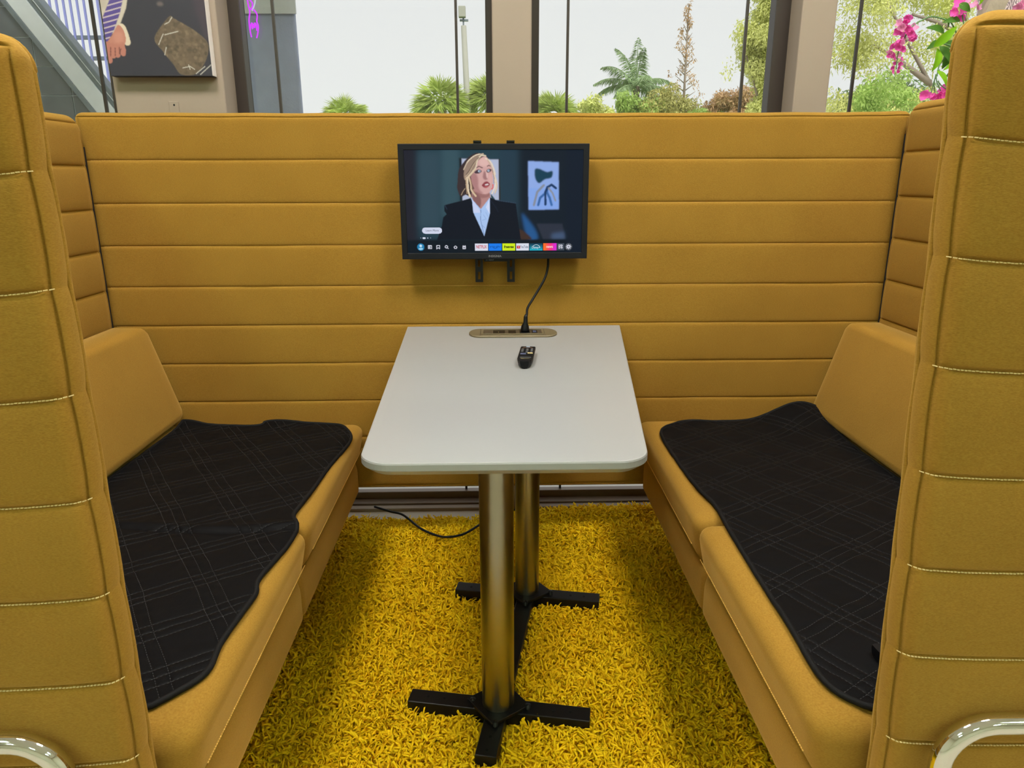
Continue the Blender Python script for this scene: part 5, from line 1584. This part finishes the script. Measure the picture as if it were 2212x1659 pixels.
def pot(name, label, c, r0_, r1_, h):
    v, f = tube_data([(c[0], c[1], c[2]), (c[0], c[1], c[2]+0.002), (c[0], c[1], c[2]+h), (c[0], c[1], c[2]+h), (c[0], c[1], c[2]+h-0.012)], [r0_*0.97, r0_, r1_, r1_-0.004, r1_-0.006], 28)
    t = empty(name, c, label, 'pot', 'printed paper plant pots')
    MB().add(v, f).build('pot_wall', M['paper'], t, smooth=True)
    return t
g = np.random.default_rng(17)
pot('plant_pot', 'pot wrapped in pale printed paper beside the pink blooms behind the right wing', (1.245, 1.93, 1.157), 0.062, 0.078, 0.215)
pot('plant_pot', 'higher pot in pinkish printed paper at the top right corner', (1.335, 2.045, 1.402), 0.055, 0.07, 0.20)

fl = empty('pink_flower_plant', (1.24, 1.93, 1.37), 'trailing pink artificial flowers with glossy green leaves behind the right wing', 'flowers')
# main arching stem with the hanging raceme
stem_pts = [px(2085, 120), px(2060, 58), px(2045, 44), px(2015, 36), px(1995, 42), px(1972, 56), px(1955, 80), px(1940, 115), px(1936, 150)]
MB().tube(spline(stem_pts, 6), 0.0018, 6).build('stem', M['stem'], fl, smooth=True)
for (x, y, r) in [(1960, 38, 11), (1956, 46, 10), (1944, 50, 10), (1950, 58, 11), (1962, 60, 10), (1972, 62, 11), (1946, 68, 11), (1958, 70, 11), (1938, 70, 9), (1968, 72, 9), (1966, 80, 12), (1974, 82, 10), (1946, 82, 11), (1936, 88, 12), (1948, 92, 11), (1930, 96, 10), (1940, 102, 9), (1951, 106, 8),
                  (1925, 112, 8), (1918, 122, 7), (1932, 118, 7), (1930, 128, 6.5), (1940, 122, 6), (1946, 128, 6), (1934, 136, 6), (1944, 137, 6), (1928, 146, 6), (1940, 147, 5.5), (1927, 155, 5), (1941, 156, 5), (1945, 148, 5)]:
    bloom(px(x, y, 1.95+g.uniform(-0.012, 0.012)), r*0.00118, fl, g, M['petal'] if g.uniform() < 0.75 else M['petal_pale'])
# lower blooms resting over the side panel and the upper ones
for (x, y, r) in [(1998, 203, 13), (2008, 210, 13), (2018, 212, 11), (2026, 206, 13), (2038, 198, 14), (2046, 206, 12), (2032, 213, 11), (2056, 210, 9),
                  (2072, 6, 14), (2066, 22, 13), (2080, 18, 12), (2060, 30, 12), (2074, 34, 13), (2090, 4, 10), (2104, 14, 12), (2112, 18, 9), (2064, 84, 6)]:
    bloom(px(x, y, 1.95+g.uniform(-0.015, 0.015)), r*0.00118, fl, g, M['petal_pale'] if (x > 2085) else M['petal'])
for (x, y, r) in [(2200, 20, 14), (2208, 8, 12), (2214, 26, 13)]:
    bloom(px(x, y, 1.97), r*0.00118, fl, g, M['petal_pale'])
for a, b in [((2030, 150), (2012, 200)), ((2022, 160), (2020, 200)), ((2022, 160), (2032, 196)), ((2026, 175), (2044, 192))]:
    MB().tube(spline([px(*a), px((a[0]+b[0])/2-3, (a[1]+b[1])/2), px(*b)], 5), 0.0014, 5).build('stem', M['stem'], fl, smooth=True)
MB().tube(spline([px(2085, 130), px(2050, 120), px(2030, 140), px(2024, 165)], 6), 0.0018, 6).build('stem', M['stem'], fl, smooth=True)
MB().tube(spline([px(2090, 110), px(2085, 70), px(2078, 30)], 6), 0.0018, 6).build('stem', M['stem'], fl, smooth=True)
MB().tube(spline([px(2092, 150), px(2088, 115), px(2040, 95), px(2030, 102)], 6), 0.0018, 6).build('stem', M['stem'], fl, smooth=True)
# leaves: base, tip, width px, bright?
for (b, tp, wpx, br_, dy) in [((2074, 44), (2034, 50), 15, 0, 0), ((2040, 72), (1999, 60), 17, 0, 0.01), ((2016, 102), (2068, 56), 19, 1, -0.02), ((2030, 92), (2000, 108), 15, 0, 0.01), ((2026, 104), (2012, 156), 21, 1, -0.015),
                           ((2030, 100), (2058, 136), 17, 0, 0), ((2040, 92), (2066, 110), 18, 0, 0.02), ((2036, 100), (2054, 140), 16, 0, 0.03), ((2078, 128), (2036, 153), 14, 1, -0.01), ((2024, 152), (2044, 188), 13, 1, -0.01),
                           ((2046, 64), (2036, 36), 8, 0, 0.02), ((2072, 8), (2096, 26), 15, 0, -0.02), ((2044, 120), (2034, 150), 18, 0, 0.04), ((2068, 150), (2040, 168), 14, 0, 0.03), ((2116, -10), (2115, 12), 10, 1, 0), ((2060, 80), (2072, 100), 18, 0, 0.04), ((2056, 130), (2070, 158), 18, 0, 0.045)]:
    leaf_part(px(*b, 1.95+dy), px(*tp, 1.95+dy-0.01), wpx*0.00125, M['house_leaf_bright'] if br_ else M['house_leaf'], fl, 0.008, g.uniform(-0.4, 0.4))
